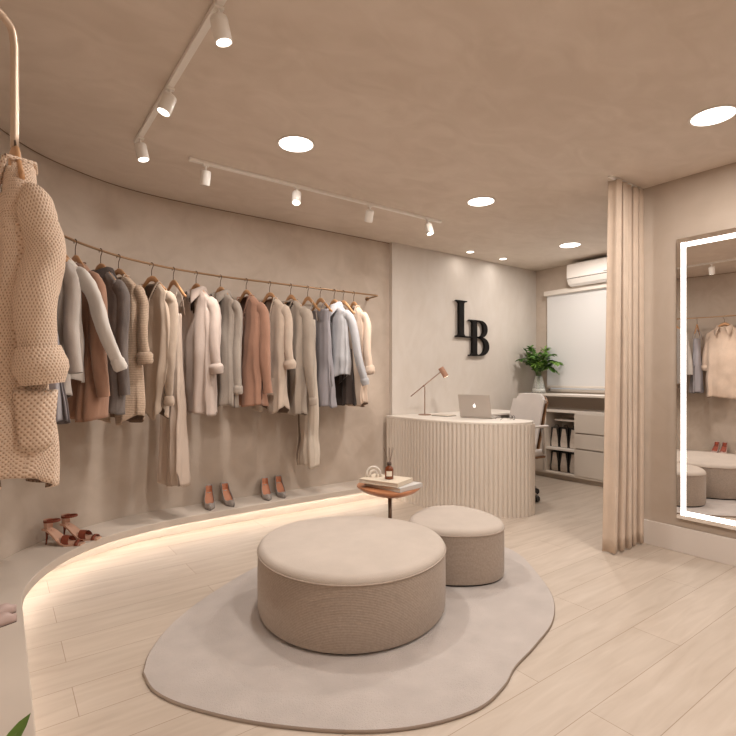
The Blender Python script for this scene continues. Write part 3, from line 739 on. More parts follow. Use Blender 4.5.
def sandal(label, loc, rz):
    t = thing('high_heel_sandal', label, 'shoe', loc, rz); L = .235; hh = .095
    st = [(L*u, hh*(.5+.5*math.cos(PI*min(1, u/.68))), .026+.016*math.sin(PI*min(1, max(0, (u-.1)/.85)))*(1)*(1 if u < .93 else .75)) for u in [k/14 for k in range(15)]]
    so = MB(); vs = []
    for x, z, w in st: vs += [(x, -w, z), (x, w, z), (x, w, z+.007), (x, -w, z+.007)]
    so.add(vs, [(i*4+k, i*4+(k+1) % 4, (i+1)*4+(k+1) % 4, (i+1)*4+k) for i in range(14) for k in range(4)]+[(3, 2, 1, 0), (56, 57, 58, 59)]).build('sole', M_nude, t, smooth=False)
    MB().tube([(.008, 0, 0), (.010, 0, .012), (.014, 0, hh*.6), (.024, 0, hh)], [.0045, .0045, .006, .02], 10).build('heel', M_rust, t, smooth=True)
    vs = []
    for k in range(11):
        q = PI/2+PI*k/10; vs += [(.034+.034*math.cos(q), .027*math.sin(q), hh+.004), (.030+.036*math.cos(q), .029*math.sin(q), hh+.062)]
    MB().add(vs, [(i*2, i*2+2, i*2+3, i*2+1) for i in range(10)]).build('heel_counter', M_nude, t, smooth=True); solid(t.children[-1], .003)
    def band_(x, w, z, h, name, wd=.022, lean=0):
        vs = []; n = 12
        for k in range(n+1):
            q = PI*k/n; vs += [(x-wd/2+lean*math.sin(q), w*math.cos(q), z+h*math.sin(q)), (x+wd/2+lean*math.sin(q), w*math.cos(q)*.98, z+h*math.sin(q)*.93)]
        MB().add(vs, [(i*2, i*2+1, i*2+3, i*2+2) for i in range(n)]).build(name, M_rust, t, smooth=True); solid(t.children[-1], .004)
    band_(.15, .043, .012, .045, 'instep_strap', .045, -.012); band_(.212, .036, .002, .026, 'toe_strap', .022)
    # ankle strap loop
    ring = [(.045+.048*math.cos(q), .032*math.sin(q), hh+.052+.004*math.cos(q)) for q in [2*PI*k/20 for k in range(21)]]
    MB().tube(ring, .007, 8, flat=(1, .4), up=(0, 0, 1)).build('ankle_strap', M_rust, t, smooth=True)
    return t
sandal('rust strappy high heel sandal, the one nearer the camera', (.235, 3.73, ZB), R(-36))
sandal('rust strappy high heel sandal, the one nearer the wall', (.335, 3.79, ZB), R(-36))

# ------------------------------------------------------------------ rug and ottomans
rug_pts = [(.487, 2.26), (.555, 2.42), (.723, 2.64), (1.01, 2.87), (1.403, 3.09), (1.85, 3.17), (2.3, 3.08), (2.68, 2.82), (2.93, 2.52), (2.94, 2.25), (2.76, 1.965), (2.52, 1.68), (2.266, 1.508), (1.989, 1.417),
           (1.782, 1.365), (1.63, 1.305), (1.44, 1.275), (1.205, 1.333), (.991, 1.458), (.754, 1.682), (.575, 1.924), (.495, 2.1)]
rp = catmull([Vector((x, y, 0)) for x, y in rug_pts]+[Vector((*rug_pts[0], 0))], 6)[:-1]
rug = thing('rug', 'large grey wool rug with a wavy pebble outline under the ottomans', 'rug')
cx, cy = sum(p.x for p in rp)/len(rp), sum(p.y for p in rp)/len(rp)
def ring(sc_, z): return [(cx+(p.x-cx)*sc_, cy+(p.y-cy)*sc_, z) for p in rp]
n = len(rp); rr_ = [ring(1, .001), ring(1.0, .009), ring(.996, .0135), ring(.988, .015)]
vs = [v for r_ in rr_[2:] for v in r_]+[(cx, cy, .015)]
MB().add(vs, [(i, (i+1) % n, n+(i+1) % n, n+i) for i in range(n)]+[(n+i, n+(i+1) % n, 2*n) for i in range(n)]).build('pile', M_rug, rug, smooth=True)
vs = [v for r_ in rr_[:3] for v in r_]
MB().add(vs, [(j*n+i, j*n+(i+1) % n, (j+1)*n+(i+1) % n, (j+1)*n+i) for j in range(2) for i in range(n)]+[tuple(range(n))[::-1]]).build('binding', M_rugedge, rug, smooth=True)

def ottoman(label, x, y, r, h, shape, rz):
    t = thing('ottoman', label, 'ottoman', (x, y, .015), rz)
    e = .040
    side = [(0, .012), (r*.985, .012), (r, .03), (r*1.003, h*.5), (r, h-e)]
    MB().lathe(side, 96, shape=shape).build('upholstered_side', M_ott, t, smooth=True); smooth_angle(t.children[-1], 60)
    prof = [(r, h-e-.001)]+[(r-e+e*math.cos(R(a)), h-e+e*math.sin(R(a))*.92) for a in (10, 25, 40, 55, 70, 85)]+[(r*.75, h+.002), (r*.5, h+.006), (r*.25, h+.008), (0, h+.009)]
    MB().lathe(prof, 96, shape=shape).build('seat_cushion', M_otttop, t, smooth=True)
    MB().lathe([(r+.001, h-e-.005), (r+.0045, h-e-.002), (r+.0045, h-e+.001), (r+.001, h-e+.004)], 96, shape=shape).build('piping', M_ott, t, smooth=True)
    MB().lathe([(0, 0), (r*.95, 0), (r*.95, .013), (0, .013)], 64, shape=shape).build('plinth', M_blackp, t)
    return t
ottoman('large round beige ottoman in the middle of the grey rug', 1.540, 2.252, .503, .355, lambda q: 1+.022*math.cos(3*q+.5), 0)
ottoman('small beige ottoman behind the large one, beside the desk', 2.357, 2.28, .299, .338, lambda q: 1+.055*math.cos(3*q)+.02*math.cos(2*q), R(54))

# ------------------------------------------------------------------ side table and what stands on it
tp = [(2.03, 2.93), (2.21, 2.97), (2.36, 2.86), (2.41, 2.70), (2.35, 2.555), (2.22, 2.475), (2.06, 2.455), (1.965, 2.52), (1.935, 2.68), (1.955, 2.84)]
tq = catmull([Vector((x, y, 0)) for x, y in tp]+[Vector((*tp[0], 0))], 6)[:-1]
tx, ty = 2.165, 2.70
tb = thing('side_table', 'small side table with reddish organic wooden top on one thin metal stem', 'table', (tx, ty, 0))
n = len(tq); lev = [(.60, .452), (.84, .462), (.96, .480), (1.0, .492), (.995, .4995), (.985, .5)]
vs = [((p.x-tx)*s_, (p.y-ty)*s_, z) for s_, z in [(a*.89, b) for a, b in lev] for p in tq]+[(0, 0, .452), (0, 0, .5)]
m_ = len(lev)
MB().add(vs, [(j*n+i, j*n+(i+1) % n, (j+1)*n+(i+1) % n, (j+1)*n+i) for j in range(m_-1) for i in range(n)]+[(i, m_*n, (i+1) % n) for i in range(n)]+[((m_-1)*n+i, (m_-1)*n+(i+1) % n, m_*n+1) for i in range(n)]).build('table_top', M_table, tb, smooth=True)
smooth_angle(tb.children[-1], 50)
MB().tube([(.0, 0, .02), (0, 0, .455)], .013, 16).build('stem', M_stem, tb, smooth=True)
MB().lathe([(0, 0), (.14, 0), (.14, .008), (.12, .014), (0, .016)], 48, at=(0, 0, .014)).build('foot_plate', M_stem, tb, smooth=True)

def book(label, c, size, rz, z, m):
    t = thing('book', label, 'book', (c[0], c[1], z), rz); lx, ly, h_ = size
    mb = MB().box(-lx/2, lx/2, -ly/2, ly/2, 0, .003).box(-lx/2, lx/2, -ly/2, ly/2, h_-.003, h_).box(-lx/2, -lx/2+.003, -ly/2, ly/2, 0, h_)
    mb.build('cover', m, t, bevel=.001)
    MB().box(-lx/2+.004, lx/2-.004, -ly/2+.004, ly/2-.004, .003, h_-.003).build('page_block', M_pages, t)
    return t
book('grey covered book at the bottom of the pile on the side table', (2.165, 2.665), (.32, .235, .028), R(100), .501, M_book1)
book('cream book lying on the grey one under the amber bottle', (2.12, 2.69), (.30, .215, .028), R(112), .5295, M_book2)
# amber reed diffuser
dx, dy, dz = 2.125, 2.66, .558
df = thing('reed_diffuser', 'amber glass reed diffuser with a pale label on the books', 'diffuser', (dx, dy, dz))
MB().lathe([(0, 0), (.027, 0), (.030, .004), (.030, .066), (.026, .078), (.013, .086), (.012, .094), (0, .094)], 32).build('bottle', M_amber, df, smooth=True)
MB().lathe([(0, .092), (.015, .092), (.0155, .110), (.012, .112), (0, .112)], 24).build('collar', mat('dark_brown_cap', (.05, .02, .012), .4), df, smooth=True)
lb = MB(); vs = []
for k in range(9):
    q = R(-165+k*9.5); vs += [(.0306*math.cos(q), .0306*math.sin(q), .022), (.0306*math.cos(q), .0306*math.sin(q), .056)]
lb.add(vs, [(i*2, i*2+2, i*2+3, i*2+1) for i in range(8)]).build('paper_label', M_paper, df)
for ax_, ay_ in ((.035, .01), (-.03, .02), (.012, -.03), (-.012, -.02), (.022, .03)):
    MB().tube([(0, 0, .06), (ax_*.35, ay_*.35, .13), (ax_, ay_, .21)], .0016, 6).build('reed', M_reed, df)
ow = thing('arch_ornament', 'small white ceramic arch ornament behind the amber diffuser', 'ornament', (2.08, 2.775, .558), R(-36))
for r_ in (.046, .022):
    pts = [(r_*math.cos(R(a)), 0, .022+r_*math.sin(R(a))) for a in range(0, 181, 12)]
    pts = [(r_, 0, .002)]+pts+[(-r_, 0, .002)]
    MB().tube(pts, .0075, 10).build('arch', M_ceramic, ow, smooth=True)

# ------------------------------------------------------------------ reception desk
ZD = .84
outer = catmull([Vector(p) for p in ((3.265, 4.125, 0), (3.268, 3.9, 0), (3.275, 3.65, 0), (3.30, 3.40, 0), (3.375, 3.17, 0), (3.49, 2.985, 0), (3.63, 2.855, 0), (3.78, 2.795, 0), (3.88, 2.795, 0), (3.935, 2.815, 0))], 14)
dk = thing('reception_desk', 'cream fluted reception desk curving out from the wall under the black letters', 'desk')
# fluted front: convex ribs along the outer path
dist = [0]
for a, b in zip(outer, outer[1:]): dist.append(dist[-1]+(b-a).length)
TL = dist[-1]; pitch = .042; nr = round(TL/pitch); sub = 8; prof = []
def at_len(t):
    j = 0
    while j < len(dist)-2 and dist[j+1] < t: j += 1
    a, b = outer[j], outer[j+1]; u = (t-dist[j])/(dist[j+1]-dist[j]); d_ = (b-a).normalized()
    return a.lerp(b, u), Vector((d_.y, -d_.x, 0))
for k in range(nr*sub+1):
    t = TL*k/(nr*sub); p, nn = at_len(min(t, TL-1e-6)); ph = (k % sub)/sub
    bulge = .014*abs(math.sin(PI*ph))**.5
    q = p-nn*(-1)*0; prof.append(p+nn*(-bulge if nn.dot(Vector((1, 1, 0))) > 0 else bulge)*1)
inn = [at_len(min(TL*k/(nr*sub), TL-1e-6)) for k in range(nr*sub+1)]
inn = [p+nn*(.03 if nn.dot(Vector((1, 1, 0))) > 0 else -.03) for p, nn in inn]
o = band(prof, inn, .0, ZD-.022).build('fluted_front', M_desk, dk); smooth_angle(o, 50)
# desktop: L shape
top = [(p.x+(-.012), p.y-.0) for p in outer]
poly = top+[(3.975, 2.85), (4.0, 2.93), (3.99, 3.1), (3.96, 3.4), (3.96, 3.52), (4.02, 3.60), (4.2, 3.62), (4.95, 3.62), (4.95, 4.125)]
MB().prism(poly, ZD-.022, ZD).build('desk_top', M_desktop, dk, bevel=.004)
MB().box(4.90, 4.93, 3.66, 4.12, 0, ZD-.022).build('end_panel', M_desk, dk, bevel=.002)
MB().box(3.91, 3.935, 2.86, 3.10, 0, ZD-.022).box(3.27, 3.60, 4.09, 4.12, 0, ZD-.022).build('inner_panel', M_desk, dk, bevel=.002)

# desk lamp
lm = thing('desk_lamp', 'thin bronze desk lamp with balanced arm and small cylinder head', 'lamp', (3.62, 3.93, ZD))
MB().lathe([(0, 0), (.068, 0), (.068, .006), (.06, .010), (0, .011)], 40).build('base', M_lamp, lm, smooth=True); smooth_angle(lm.children[-1], 40)
MB().tube([(0, 0, .008), (0, 0, .295)], .0055, 12).build('pole', M_lamp, lm, smooth=True)
rt = Vector((.807, -.591, 0))
a0 = rt*(-.148)+Vector((0, 0, .195)); a1 = rt*.185+Vector((0, 0, .468))
MB().tube([a0, a1], .0052, 12).build('arm', M_lamp, lm, smooth=True)
MB().tube([rt*(-.01)+Vector((0, 0, .307))+Vector((.01, .012, 0)), Vector((-.01, -.012, 0))+rt*(-.01)+Vector((0, 0, .307))], .011, 16).build('pivot', M_lamp, lm, smooth=True)
hd = (rt*.52+Vector((0, 0, -.85))).normalized(); hc = a1+Vector((0, 0, .0))
MB().tube([hc-hd*.035, hc+hd*.075], .030, 24).build('lamp_head', mat('lamp_head_copper', (.48, .27, .19), .4, .4), lm); smooth_angle(lm.children[-1], 40)
MB().tube([hc+hd*.074, hc+hd*.0765], .025, 24).build('bulb_disc', emis('lamp_bulb', (1, .85, .65), 5), lm)

# laptop
lp = thing('laptop', 'open silver laptop with its lid turned to the room', 'laptop', (3.733, 3.33, ZD), math.atan2(3.21-3.447, 3.766-3.696)+PI/2)
# local: hinge along local y (from -y near to +y far); lid rises at x=0, base extends to +x
lw, ld = .165, .225
B('base', M_alu, 0, ld, -lw, lw, .002, .016, lp, .003)
kb = MB()
for i in range(5):
    for j in range(12): kb.box(.03+i*.018, .045+i*.018, -.135+j*.0226, -.135+j*.0226+.019, .016, .0172)
kb.build('keyboard', M_key, lp); B('trackpad', M_key, .14, .205, -.05, .05, .0155, .0165, lp, .001)
lid = MB().box(-.004, .004, -lw, lw, .0, .222); lo = lid.build('lid', M_alu, lp, bevel=.003); lo.location = (0, 0, .014); lo.rotation_euler = (0, R(-13), 0)
sc_ = B('screen', mat('screen_glass', (.03, .03, .035), .1), .0042, .005, -lw+.01, lw-.01, .012, .212, lo, 0)
# bitten apple emblem on the outside of the lid
ap = []
for k in range(48):
    q = 2*PI*k/48; r_ = .0165*(1-.12*math.exp(-((math.degrees(q)-90)/18)**2)-.10*math.exp(-((math.degrees(q)-270)/16)**2)); u, v = r_*math.cos(q)*.95, r_*math.sin(q)
    d_ = math.hypot(u-.019, v-.002)
    if d_ < .0095: s_ = .0095/d_; u, v = .019+(u-.019)*s_, .002+(v-.002)*s_
    ap.append((u, v))
mb = MB().prism(ap, 0, .0006, lambda u, v, w: (-.0042-w, -u, .110+v))
mb.prism([(.001, .017), (.004, .018), (.008, .022), (.0085, .0275), (.004, .026), (.0012, .0215)], 0, .0006, lambda u, v, w: (-.0042-w, -u, .110+v))
mb.build('emblem', M_logo, lo); lo.children[-1]['label'] = 'small glowing bitten apple emblem'

# tablet / notebook and glasses
nb = thing('notebook', 'slim dark edged notebook lying between the desk lamp and laptop', 'notebook', (3.70, 3.73, ZD), R(10))
B('cover', M_blackp, -.08, .08, -.10, .10, .001, .004, nb, .001); B('page_block', M_paper, -.078, .078, -.098, .098, .004, .011, nb, .001); B('top_cover', M_baglite, -.08, .08, -.10, .10, .011, .013, nb, .001)
gl = thing('eyeglasses', 'dark rimmed eyeglasses lying on the desk beside the laptop', 'glasses', (3.90, 3.03, ZD), R(62))
for sx in (-1, 1):
    c = Vector((sx*.034, 0, .022)); ringp = [c+Vector((.026*math.cos(q), 0, .019*math.sin(q))) for q in [2*PI*k/20 for k in range(21)]]
    MB().tube(ringp, .0022, 6).build('rim', M_blackp, gl, smooth=True)
    MB().tube([c+Vector((sx*.026, 0, .006)), c+Vector((sx*.03, .02, .006)), c+Vector((sx*.028, .12, .0)), c+Vector((sx*.026, .14, -.018))], .002, 6).build('temple', M_blackp, gl, smooth=True)
MB().tube([(-.009, 0, .027), (0, -.002, .031), (.009, 0, .027)], .002, 6).build('bridge', M_blackp, gl, smooth=True)

# office chair
ch = thing('office_chair', 'swivel office chair with pale cloth front and walnut shell behind the desk', 'chair', (4.31, 3.36, 0), R(180-2))
# local: front = -x rotated -> use local +x as the facing direction (towards the desk front)
def pad(cx_, w0, w1, z0, z1, lean, th_, name, m, off=0, bow=.03):
    vs = []; nu, nv = 12, 10
    for side in (0, 1):
        for j in range(nv+1):
            v = j/nv; wdt = w0+(w1-w0)*v; z = z0+(z1-z0)*v
            for i in range(nu+1):
                u = i/nu*2-1; rc_ = 1-.10*(abs(u)**6)*(v > .9)
                x = cx_-lean*v - bow*(1-u*u) - (th_ if side else 0) - off + bow; vs.append((x, u*wdt, z*rc_ if v > .9 else z))
    S = (nu+1)*(nv+1); fs = []
    for j in range(nv):
        for i in range(nu):
            a = j*(nu+1)+i; fs += [(a, a+1, a+nu+2, a+nu+1), (S+a, S+a+nu+1, S+a+nu+2, S+a+1)]
    edge = [i for i in range(nu+1)]+[j*(nu+1)+nu for j in range(1, nv+1)]+[nv*(nu+1)+i for i in range(nu-1, -1, -1)]+[j*(nu+1) for j in range(nv-1, 0, -1)]
    for a, b in zip(edge, edge[1:]+edge[:1]): fs.append((a, S+a, S+b, b))
    return MB().add(vs, fs).build(name, m, ch, smooth=False, bevel=.008, seg=3)
bk = pad(-.13, .215, .20, .50, 1.065, .19, .03, 'backrest', M_chair); smooth_angle(bk, 45)
sh = pad(-.165, .22, .204, .40, 1.05, .21, .012, 'back_shell', M_walnut); smooth_angle(sh, 45)
st_ = MB().box(-.24, .26, -.25, .25, .43, .50).build('seat', M_chair, ch, bevel=.03, seg=4)
B('seat_shell', M_walnut, -.24, .25, -.245, .245, .41, .432, ch, .006)
for sy in (-1, 1):
    ar = MB().tube([(-.20, sy*.25, .46), (-.14, sy*.29, .60), (-.12, sy*.29, .73)], .014, 12).build('armrest_support', M_alu, ch, smooth=True)
    B('armrest', M_chair, -.20, .10, sy*.29-.028, sy*.29+.028, .73, .752, ch, .008)
MB().tube([(0, 0, .09), (0, 0, .41)], .025, 16).build('gas_lift', M_alu, ch, smooth=True)
for k in range(5):
    q = 2*PI*k/5+.35; e = Vector((.30*math.cos(q), .30*math.sin(q), .075))
    lg = MB().tube([(0, 0, .105), e*.5+Vector((0, 0, .055)), e], [.024, .018, .013], 12).build('base_leg', M_alu, ch, smooth=True)
    tt = Vector((-math.sin(q), math.cos(q), 0)); w_ = Vector((e.x, e.y, .032))
    MB().tube([w_-tt*.024, w_+tt*.024], .031, 20).build('caster', M_blackp, lg)

# ------------------------------------------------------------------ wall letters
def AX(u, v, w): return (u, YS-w, v)
sg = thing('wall_sign', 'black serif letters L and B stepped down on the pale wall', 'sign')
Lb, Lt = 1.702, 2.128
def serif(mb, x0, x1, y, up, thin=.012, br=.02, sx0=None, sx1=None):
    """thin serif bar with small bracket towards the stem"""
    s = 1 if up else -1
    mb.prism([(x0, y), (x1, y), (x1, y+s*thin), (x0, y+s*thin)] if up else [(x0, y+s*thin), (x1, y+s*thin), (x1, y), (x0, y)], .012, .045, AX)
    if sx0 is not None:
        mb.prism([(sx0-br, y+s*thin), (sx0, y+s*thin), (sx0, y+s*(thin+br))][::(1 if up else -1)], .0125, .0445, AX)
        mb.prism([(sx1, y+s*thin), (sx1+br, y+s*thin), (sx1, y+s*(thin+br))][::(1 if up else -1)], .0125, .0445, AX)
mb = MB(); mb.prism([(4.305, Lb+.005), (4.385, Lb+.005), (4.385, Lt-.005), (4.305, Lt-.005)], .012, .045, AX)
serif(mb, 4.255, 4.435, Lt, False, .013, .022, 4.305, 4.385); serif(mb, 4.255, 4.545, Lb, True, .015, .022, 4.305, 4.385)
mb.box(4.32, 4.37, YS-.013, YS, 1.8, 1.83)
mb.build('letter', M_black, sg)
Bb, Bt, Bm = 1.489, 1.915, 1.712
mb = MB(); mb.prism([(4.530, Bb+.005), (4.610, Bb+.005), (4.610, Bt-.005), (4.530, Bt-.005)], .012, .045, AX)
serif(mb, 4.475, 4.62, Bt, False, .013, .022, 4.530, 4.605); serif(mb, 4.475, 4.62, Bb, True, .013, .022, 4.530, 4.605)
def bowl(z0, z1, xr, xin, n=26):
    """curved bowl, thin where it joins, thick at the right"""
    zc, hz = (z0+z1)/2, (z1-z0)/2; x0 = 4.60; o_ = []; i_ = []
    xs = x0+.045
    o_.append((x0, z1)); i_.append((x0, z1-.014))
    for k in range(n+1):
        a = R(90-180*k/n); ca, sa = math.cos(a), math.sin(a)
        o_.append((xs+(xr-xs)*abs(ca)**.85, zc+hz*math.copysign(abs(sa)**.95, sa))); i_.append((xs-.01+(xin-xs+.01)*abs(ca)**.85, zc+(hz-.014)*math.copysign(abs(sa)**.95, sa)))
    o_.append((x0, z0)); i_.append((x0, z0+.014))
    for k in range(len(o_)-1):
        mb.prism([i_[k], i_[k+1], o_[k+1], o_[k]], .012, .045, AX)
bowl(Bm-.007, Bt, 4.795, 4.725); bowl(Bb, Bm+.007, 4.825, 4.745)
mb.box(4.55, 4.59, YS-.013, YS, 1.6, 1.63)
mb.build('letter', M_black, sg)

# ------------------------------------------------------------------ window, blind, air conditioner
w1 = MB().box(XW-.02, XW, 3.90, 3.925, 1.05, 2.36).box(XW-.02, XW, 2.22, 2.25, 1.05, 2.36).box(XW-.02, XW, 2.22, 3.925, 1.05, 1.08).box(XW-.02, XW, 2.22, 3.925, 2.33, 2.36).build('window_frame', M_white)
wo = bpy.data.objects.new('window_1', None); C.objects.link(wo); wo['kind'] = 'structure'; w1.parent = wo
wg = B('window_pane', emis('daylight_glass', (.85, .88, .92), .12), XW-.012, XW-.008, 2.25, 3.90, 1.08, 2.33, wo, 0)
bl = thing('roller_blind', 'pale roller blind drawn down over the window behind the counter', 'blind')
B('cassette', M_white, XW-.10, XW-.03, 2.12, 3.945, 2.285, 2.345, bl, .006)
B('blind_cloth', M_blind, XW-.052, XW-.048, 2.14, 3.925, 1.125, 2.30, bl, 0)
B('bottom_bar', M_white, XW-.058, XW-.042, 2.14, 3.925, 1.10, 1.128, bl, .004)
ac = thing('air_conditioner', 'white split air conditioner high on the wall above the blind', 'air conditioner', (XW, 0, 0))
pf = [(0, 2.345), (0, 2.615), (-.20, 2.615), (-.225, 2.60), (-.228, 2.45), (-.222, 2.42), (-.19, 2.365), (-.14, 2.345)]
MB().prism(pf, 2.72, 3.54, lambda u, v, w: (u, w, v)).build('casing', M_ac, ac, bevel=.008, seg=3)
MB().box(-.2305, -.226, 2.73, 3.53, 2.428, 2.433).build('panel_gap', M_acgap, ac)
MB().box(-.2295, -.2255, 2.735, 3.525, 2.436, 2.60).build('front_panel', M_ac, ac, bevel=.003)
fl = MB().box(-.004, .0, 2.76, 3.50, -.03, .03).build('louvre_flap', M_ac, ac, bevel=.001); fl.location = (-.209, 0, 2.393); fl.rotation_euler = (0, R(-30), 0)
MB().box(-.232, -.2295, 3.02, 3.07, 2.452, 2.458).build('brand_badge', M_acgap, ac)

# ------------------------------------------------------------------ counter + cabinet
XC = 5.45
ct = thing('counter_shelf', 'long cream counter shelf running below the blind', 'counter')
B('counter_top', M_desktop, XC-.01, XW, 2.0, YS, 1.003, 1.03, ct, .003)
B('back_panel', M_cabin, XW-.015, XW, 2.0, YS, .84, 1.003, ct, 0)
cb = thing('cabinet', 'cream cabinet with open shoe bag shelves and three drawers under the counter', 'cabinet')
zb, zt = .07, .84
MB().box(XC, XW, 2.02, YS, zt-.03, zt).build('cabinet_top', M_desktop, cb, bevel=.002)
MB().box(XC+.01, XW, 3.335, 3.355, zb, zt-.03).box(XC+.01, XW, 3.735, 3.765, zb, zt-.03).box(XC+.01, XW, 2.02, 2.04, zb, zt-.03).box(XC, XW-.01, 2.02, 4.12, zb-.012, zb+.012).box(XW-.02, XW-.002, 2.04, YS, zb, zt-.03).build('carcass', M_cab, cb, bevel=.002)
MB().box(XC+.01, XW-.02, 3.355, 3.735, .352, .378).build('shelf', M_desktop, cb, bevel=.002)
MB().box(XC+.10, XW-.02, 3.355, 3.66, .70, .72).build('shelf', M_desktop, cb, bevel=.002)
B('side_door', M_cab, XC-.004, XC+.014, 3.77, 4.12, zb+.012, zt-.04, cb, .002)
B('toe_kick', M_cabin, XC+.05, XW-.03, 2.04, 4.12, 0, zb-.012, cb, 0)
for z0, z1 in ((.588, .803), (.405, .567), (.085, .384)):
    d_ = B('drawer', M_cab, XC-.006, XC+.014, 2.68, 3.333, z0, z1, cb, .003)
    B('drawer_lip', M_desktop, XC-.006, XC+.004, 2.69, 3.325, z1-.001, z1+.006, d_, .001)
    B('drawer', M_cab, XC-.006, XC+.014, 2.045, 2.672, z0, z1, cb, .003)
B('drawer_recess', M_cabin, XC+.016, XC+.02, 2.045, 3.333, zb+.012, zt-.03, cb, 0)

def shop_bag(label, y, z):
    t = thing('paper_bag', label, 'bag', (XC+.10, y, z))
    h_, wx, wy = .235, .075, .036
    # near black bag body, narrowing upwards, with cream gusset towards the room
    def fr_(w0, w1, x0, x1, name, m):
        vs = [(x0, -w0, 0), (x1, -w0, 0), (x1, w0, 0), (x0, w0, 0), (x0+.01, -w1, h_), (x1-.01, -w1, h_), (x1-.01, w1, h_), (x0+.01, w1, h_)]
        return MB().add(vs, [(3, 2, 1, 0), (4, 5, 6, 7), (0, 1, 5, 4), (1, 2, 6, 5), (2, 3, 7, 6), (3, 0, 4, 7)]).build(name, m, t, bevel=.002)
    fr_(.060, .050, 0, .12, 'body', M_blackp)
    g = [(-.052, .004), (.036, .004), (.042, .06), (.022, .225), (-.020, .225), (-.042, .12)]
    MB().prism(g, 0, .003, lambda u, v, w: (-.002-w+(v*.045), u, v)).build('side_gusset', M_baglite, t)
    MB().tube([(.05, -.03, h_), (.05, -.02, h_+.03), (.05, .02, h_+.03), (.05, .03, h_)], .003, 6).build('handle', M_blackp, t, smooth=True)
for zs, nm in ((.378, 'upper'), (.082, 'lower')):
    for y, wh in ((3.675, 'beside the left shelf wall'), (3.55, 'in the middle of three'), (3.425, 'next to the drawers')):
        shop_bag('black and cream paper bag on the %s cabinet shelf, %s' % (nm, wh), y, zs+.001)

# ------------------------------------------------------------------ vase with leaves
vx, vy, vz = 5.55, 3.90, 1.03
va = thing('glass_vase', 'tapered clear glass vase holding green branches on the counter', 'vase', (vx, vy, vz+.001))
MB().lathe([(0, 0), (.085, 0), (.083, .05), (.060, .14), (.045, .22), (.042, .22), (.057, .14), (.080, .05), (.080, .012), (0, .012)], 32).build('glass_body', M_glass, va, smooth=True)
MB().lathe([(0, .013), (.079, .013), (.0775, .055), (0, .055)], 32).build('water', mat('vase_pebbles', (.75, .72, .68), .5, var=.2, vscale=60), va, smooth=True)
br = thing('leafy_branches', 'bunch of green leafy palm-like branches standing in the glass vase', 'plant', (vx, vy, vz))
rnd = random.Random(5)
def leafblade(mb, base, d, L, w, droop=.3):
    d = d.normalized(); side = d.cross(Vector((0, 0, 1)));
    if side.length < .05: side = Vector((1, 0, 0))
    side.normalize(); up = side.cross(d); vs = []; n = 5
    side = (side+up*rnd.uniform(-.8, .8)).normalized()
    for k in range(n+1):
        u = k/n; c = base+d*(L*u)-Vector((0, 0, droop*L*u*u)); ww = w*math.sin(PI*(u*.9+.08))**.8*(1 if k < n else .02)
        vs += [c-side*ww, c+Vector((0, 0, -ww*.25)), c+side*ww]
    mb.add(vs, [(i*3+j, i*3+j+1, i*3+j+4, i*3+j+3) for i in range(n) for j in range(2)])
for k in range(20):
    q = 2*PI*k/20+rnd.uniform(-.2, .2); ou = rnd.uniform(.10, .30); hh_ = rnd.uniform(.40, .66)-ou*.15
    lim = min(.14/max(math.cos(q), .01), .12/max(math.sin(q), .01)); ou = min(ou, lim)
    P = catmull([(0.01*math.cos(q), .01*math.sin(q), .05), (.025*math.cos(q), .025*math.sin(q), .22), (ou*.5*math.cos(q), ou*.5*math.sin(q), .22+(hh_-.22)*.65), (ou*math.cos(q), ou*math.sin(q), hh_-.10*(ou > .18))], 8)
    fd = MB().tube(P, .0025, 6).build('branch', M_stemg, br, smooth=True)
    mb = MB()
    for i in range(12, len(P), 1):
        tan = (P[min(i+1, len(P)-1)]-P[i-1]).normalized()
        for s_ in (-1, 1):
            sd = tan.cross(Vector((0, 0, 1))); sd = sd.normalized() if sd.length > .05 else Vector((math.sin(q), -math.cos(q), 0))
            d_ = tan*.7+sd*s_*.9+Vector((0, 0, rnd.uniform(-.1, .25)))
            leafblade(mb, P[i], d_, rnd.uniform(.07, .12), rnd.uniform(.011, .017))
    leafblade(mb, P[-1], (P[-1]-P[-3]), .09, .012)
    mb.build('leaves', M_leaf if k % 3 else M_leaf2, fd, smooth=True)

# ------------------------------------------------------------------ plant on the bench near the camera
pp_ = thing('potted_plant', 'green leafy plant on the bench at the lower left corner', 'plant', (-.115, 1.27, ZB))
MB().lathe([(0, 0), (.07, 0), (.095, .12), (.10, .13), (.092, .132), (.085, .12), (0, .115)], 32).build('pot', M_pot, pp_, smooth=True)
MB().lathe([(0, .116), (.084, .118)], 24).build('soil', M_soil, pp_)
rnd = random.Random(11)
for (ex, ey, ez, lw_) in ((.175, .085, .300, .021), (.150, .030, .30, .022), (.165, .06, .255, .02), (-.05, .09, .30, .02), (-.06, -.08, .29, .02), (.04, -.12, .27, .02), (.02, .12, .33, .02), (.10, -.02, .31, .018)):
    lf = MB(); b0 = Vector((ex*.3, ey*.3, .16)); d_ = Vector((ex, ey, ez))-b0
    leafblade(lf, b0+d_*.35, d_+Vector((0, 0, .03)), d_.length*.72, lw_, .15); lf.v = lf.v
    lf.tube([(0, 0, .115), tuple(b0), tuple(b0+d_*.36)], .003, 6); lf.build('leaf', M_leaf2, pp_, smooth=True)

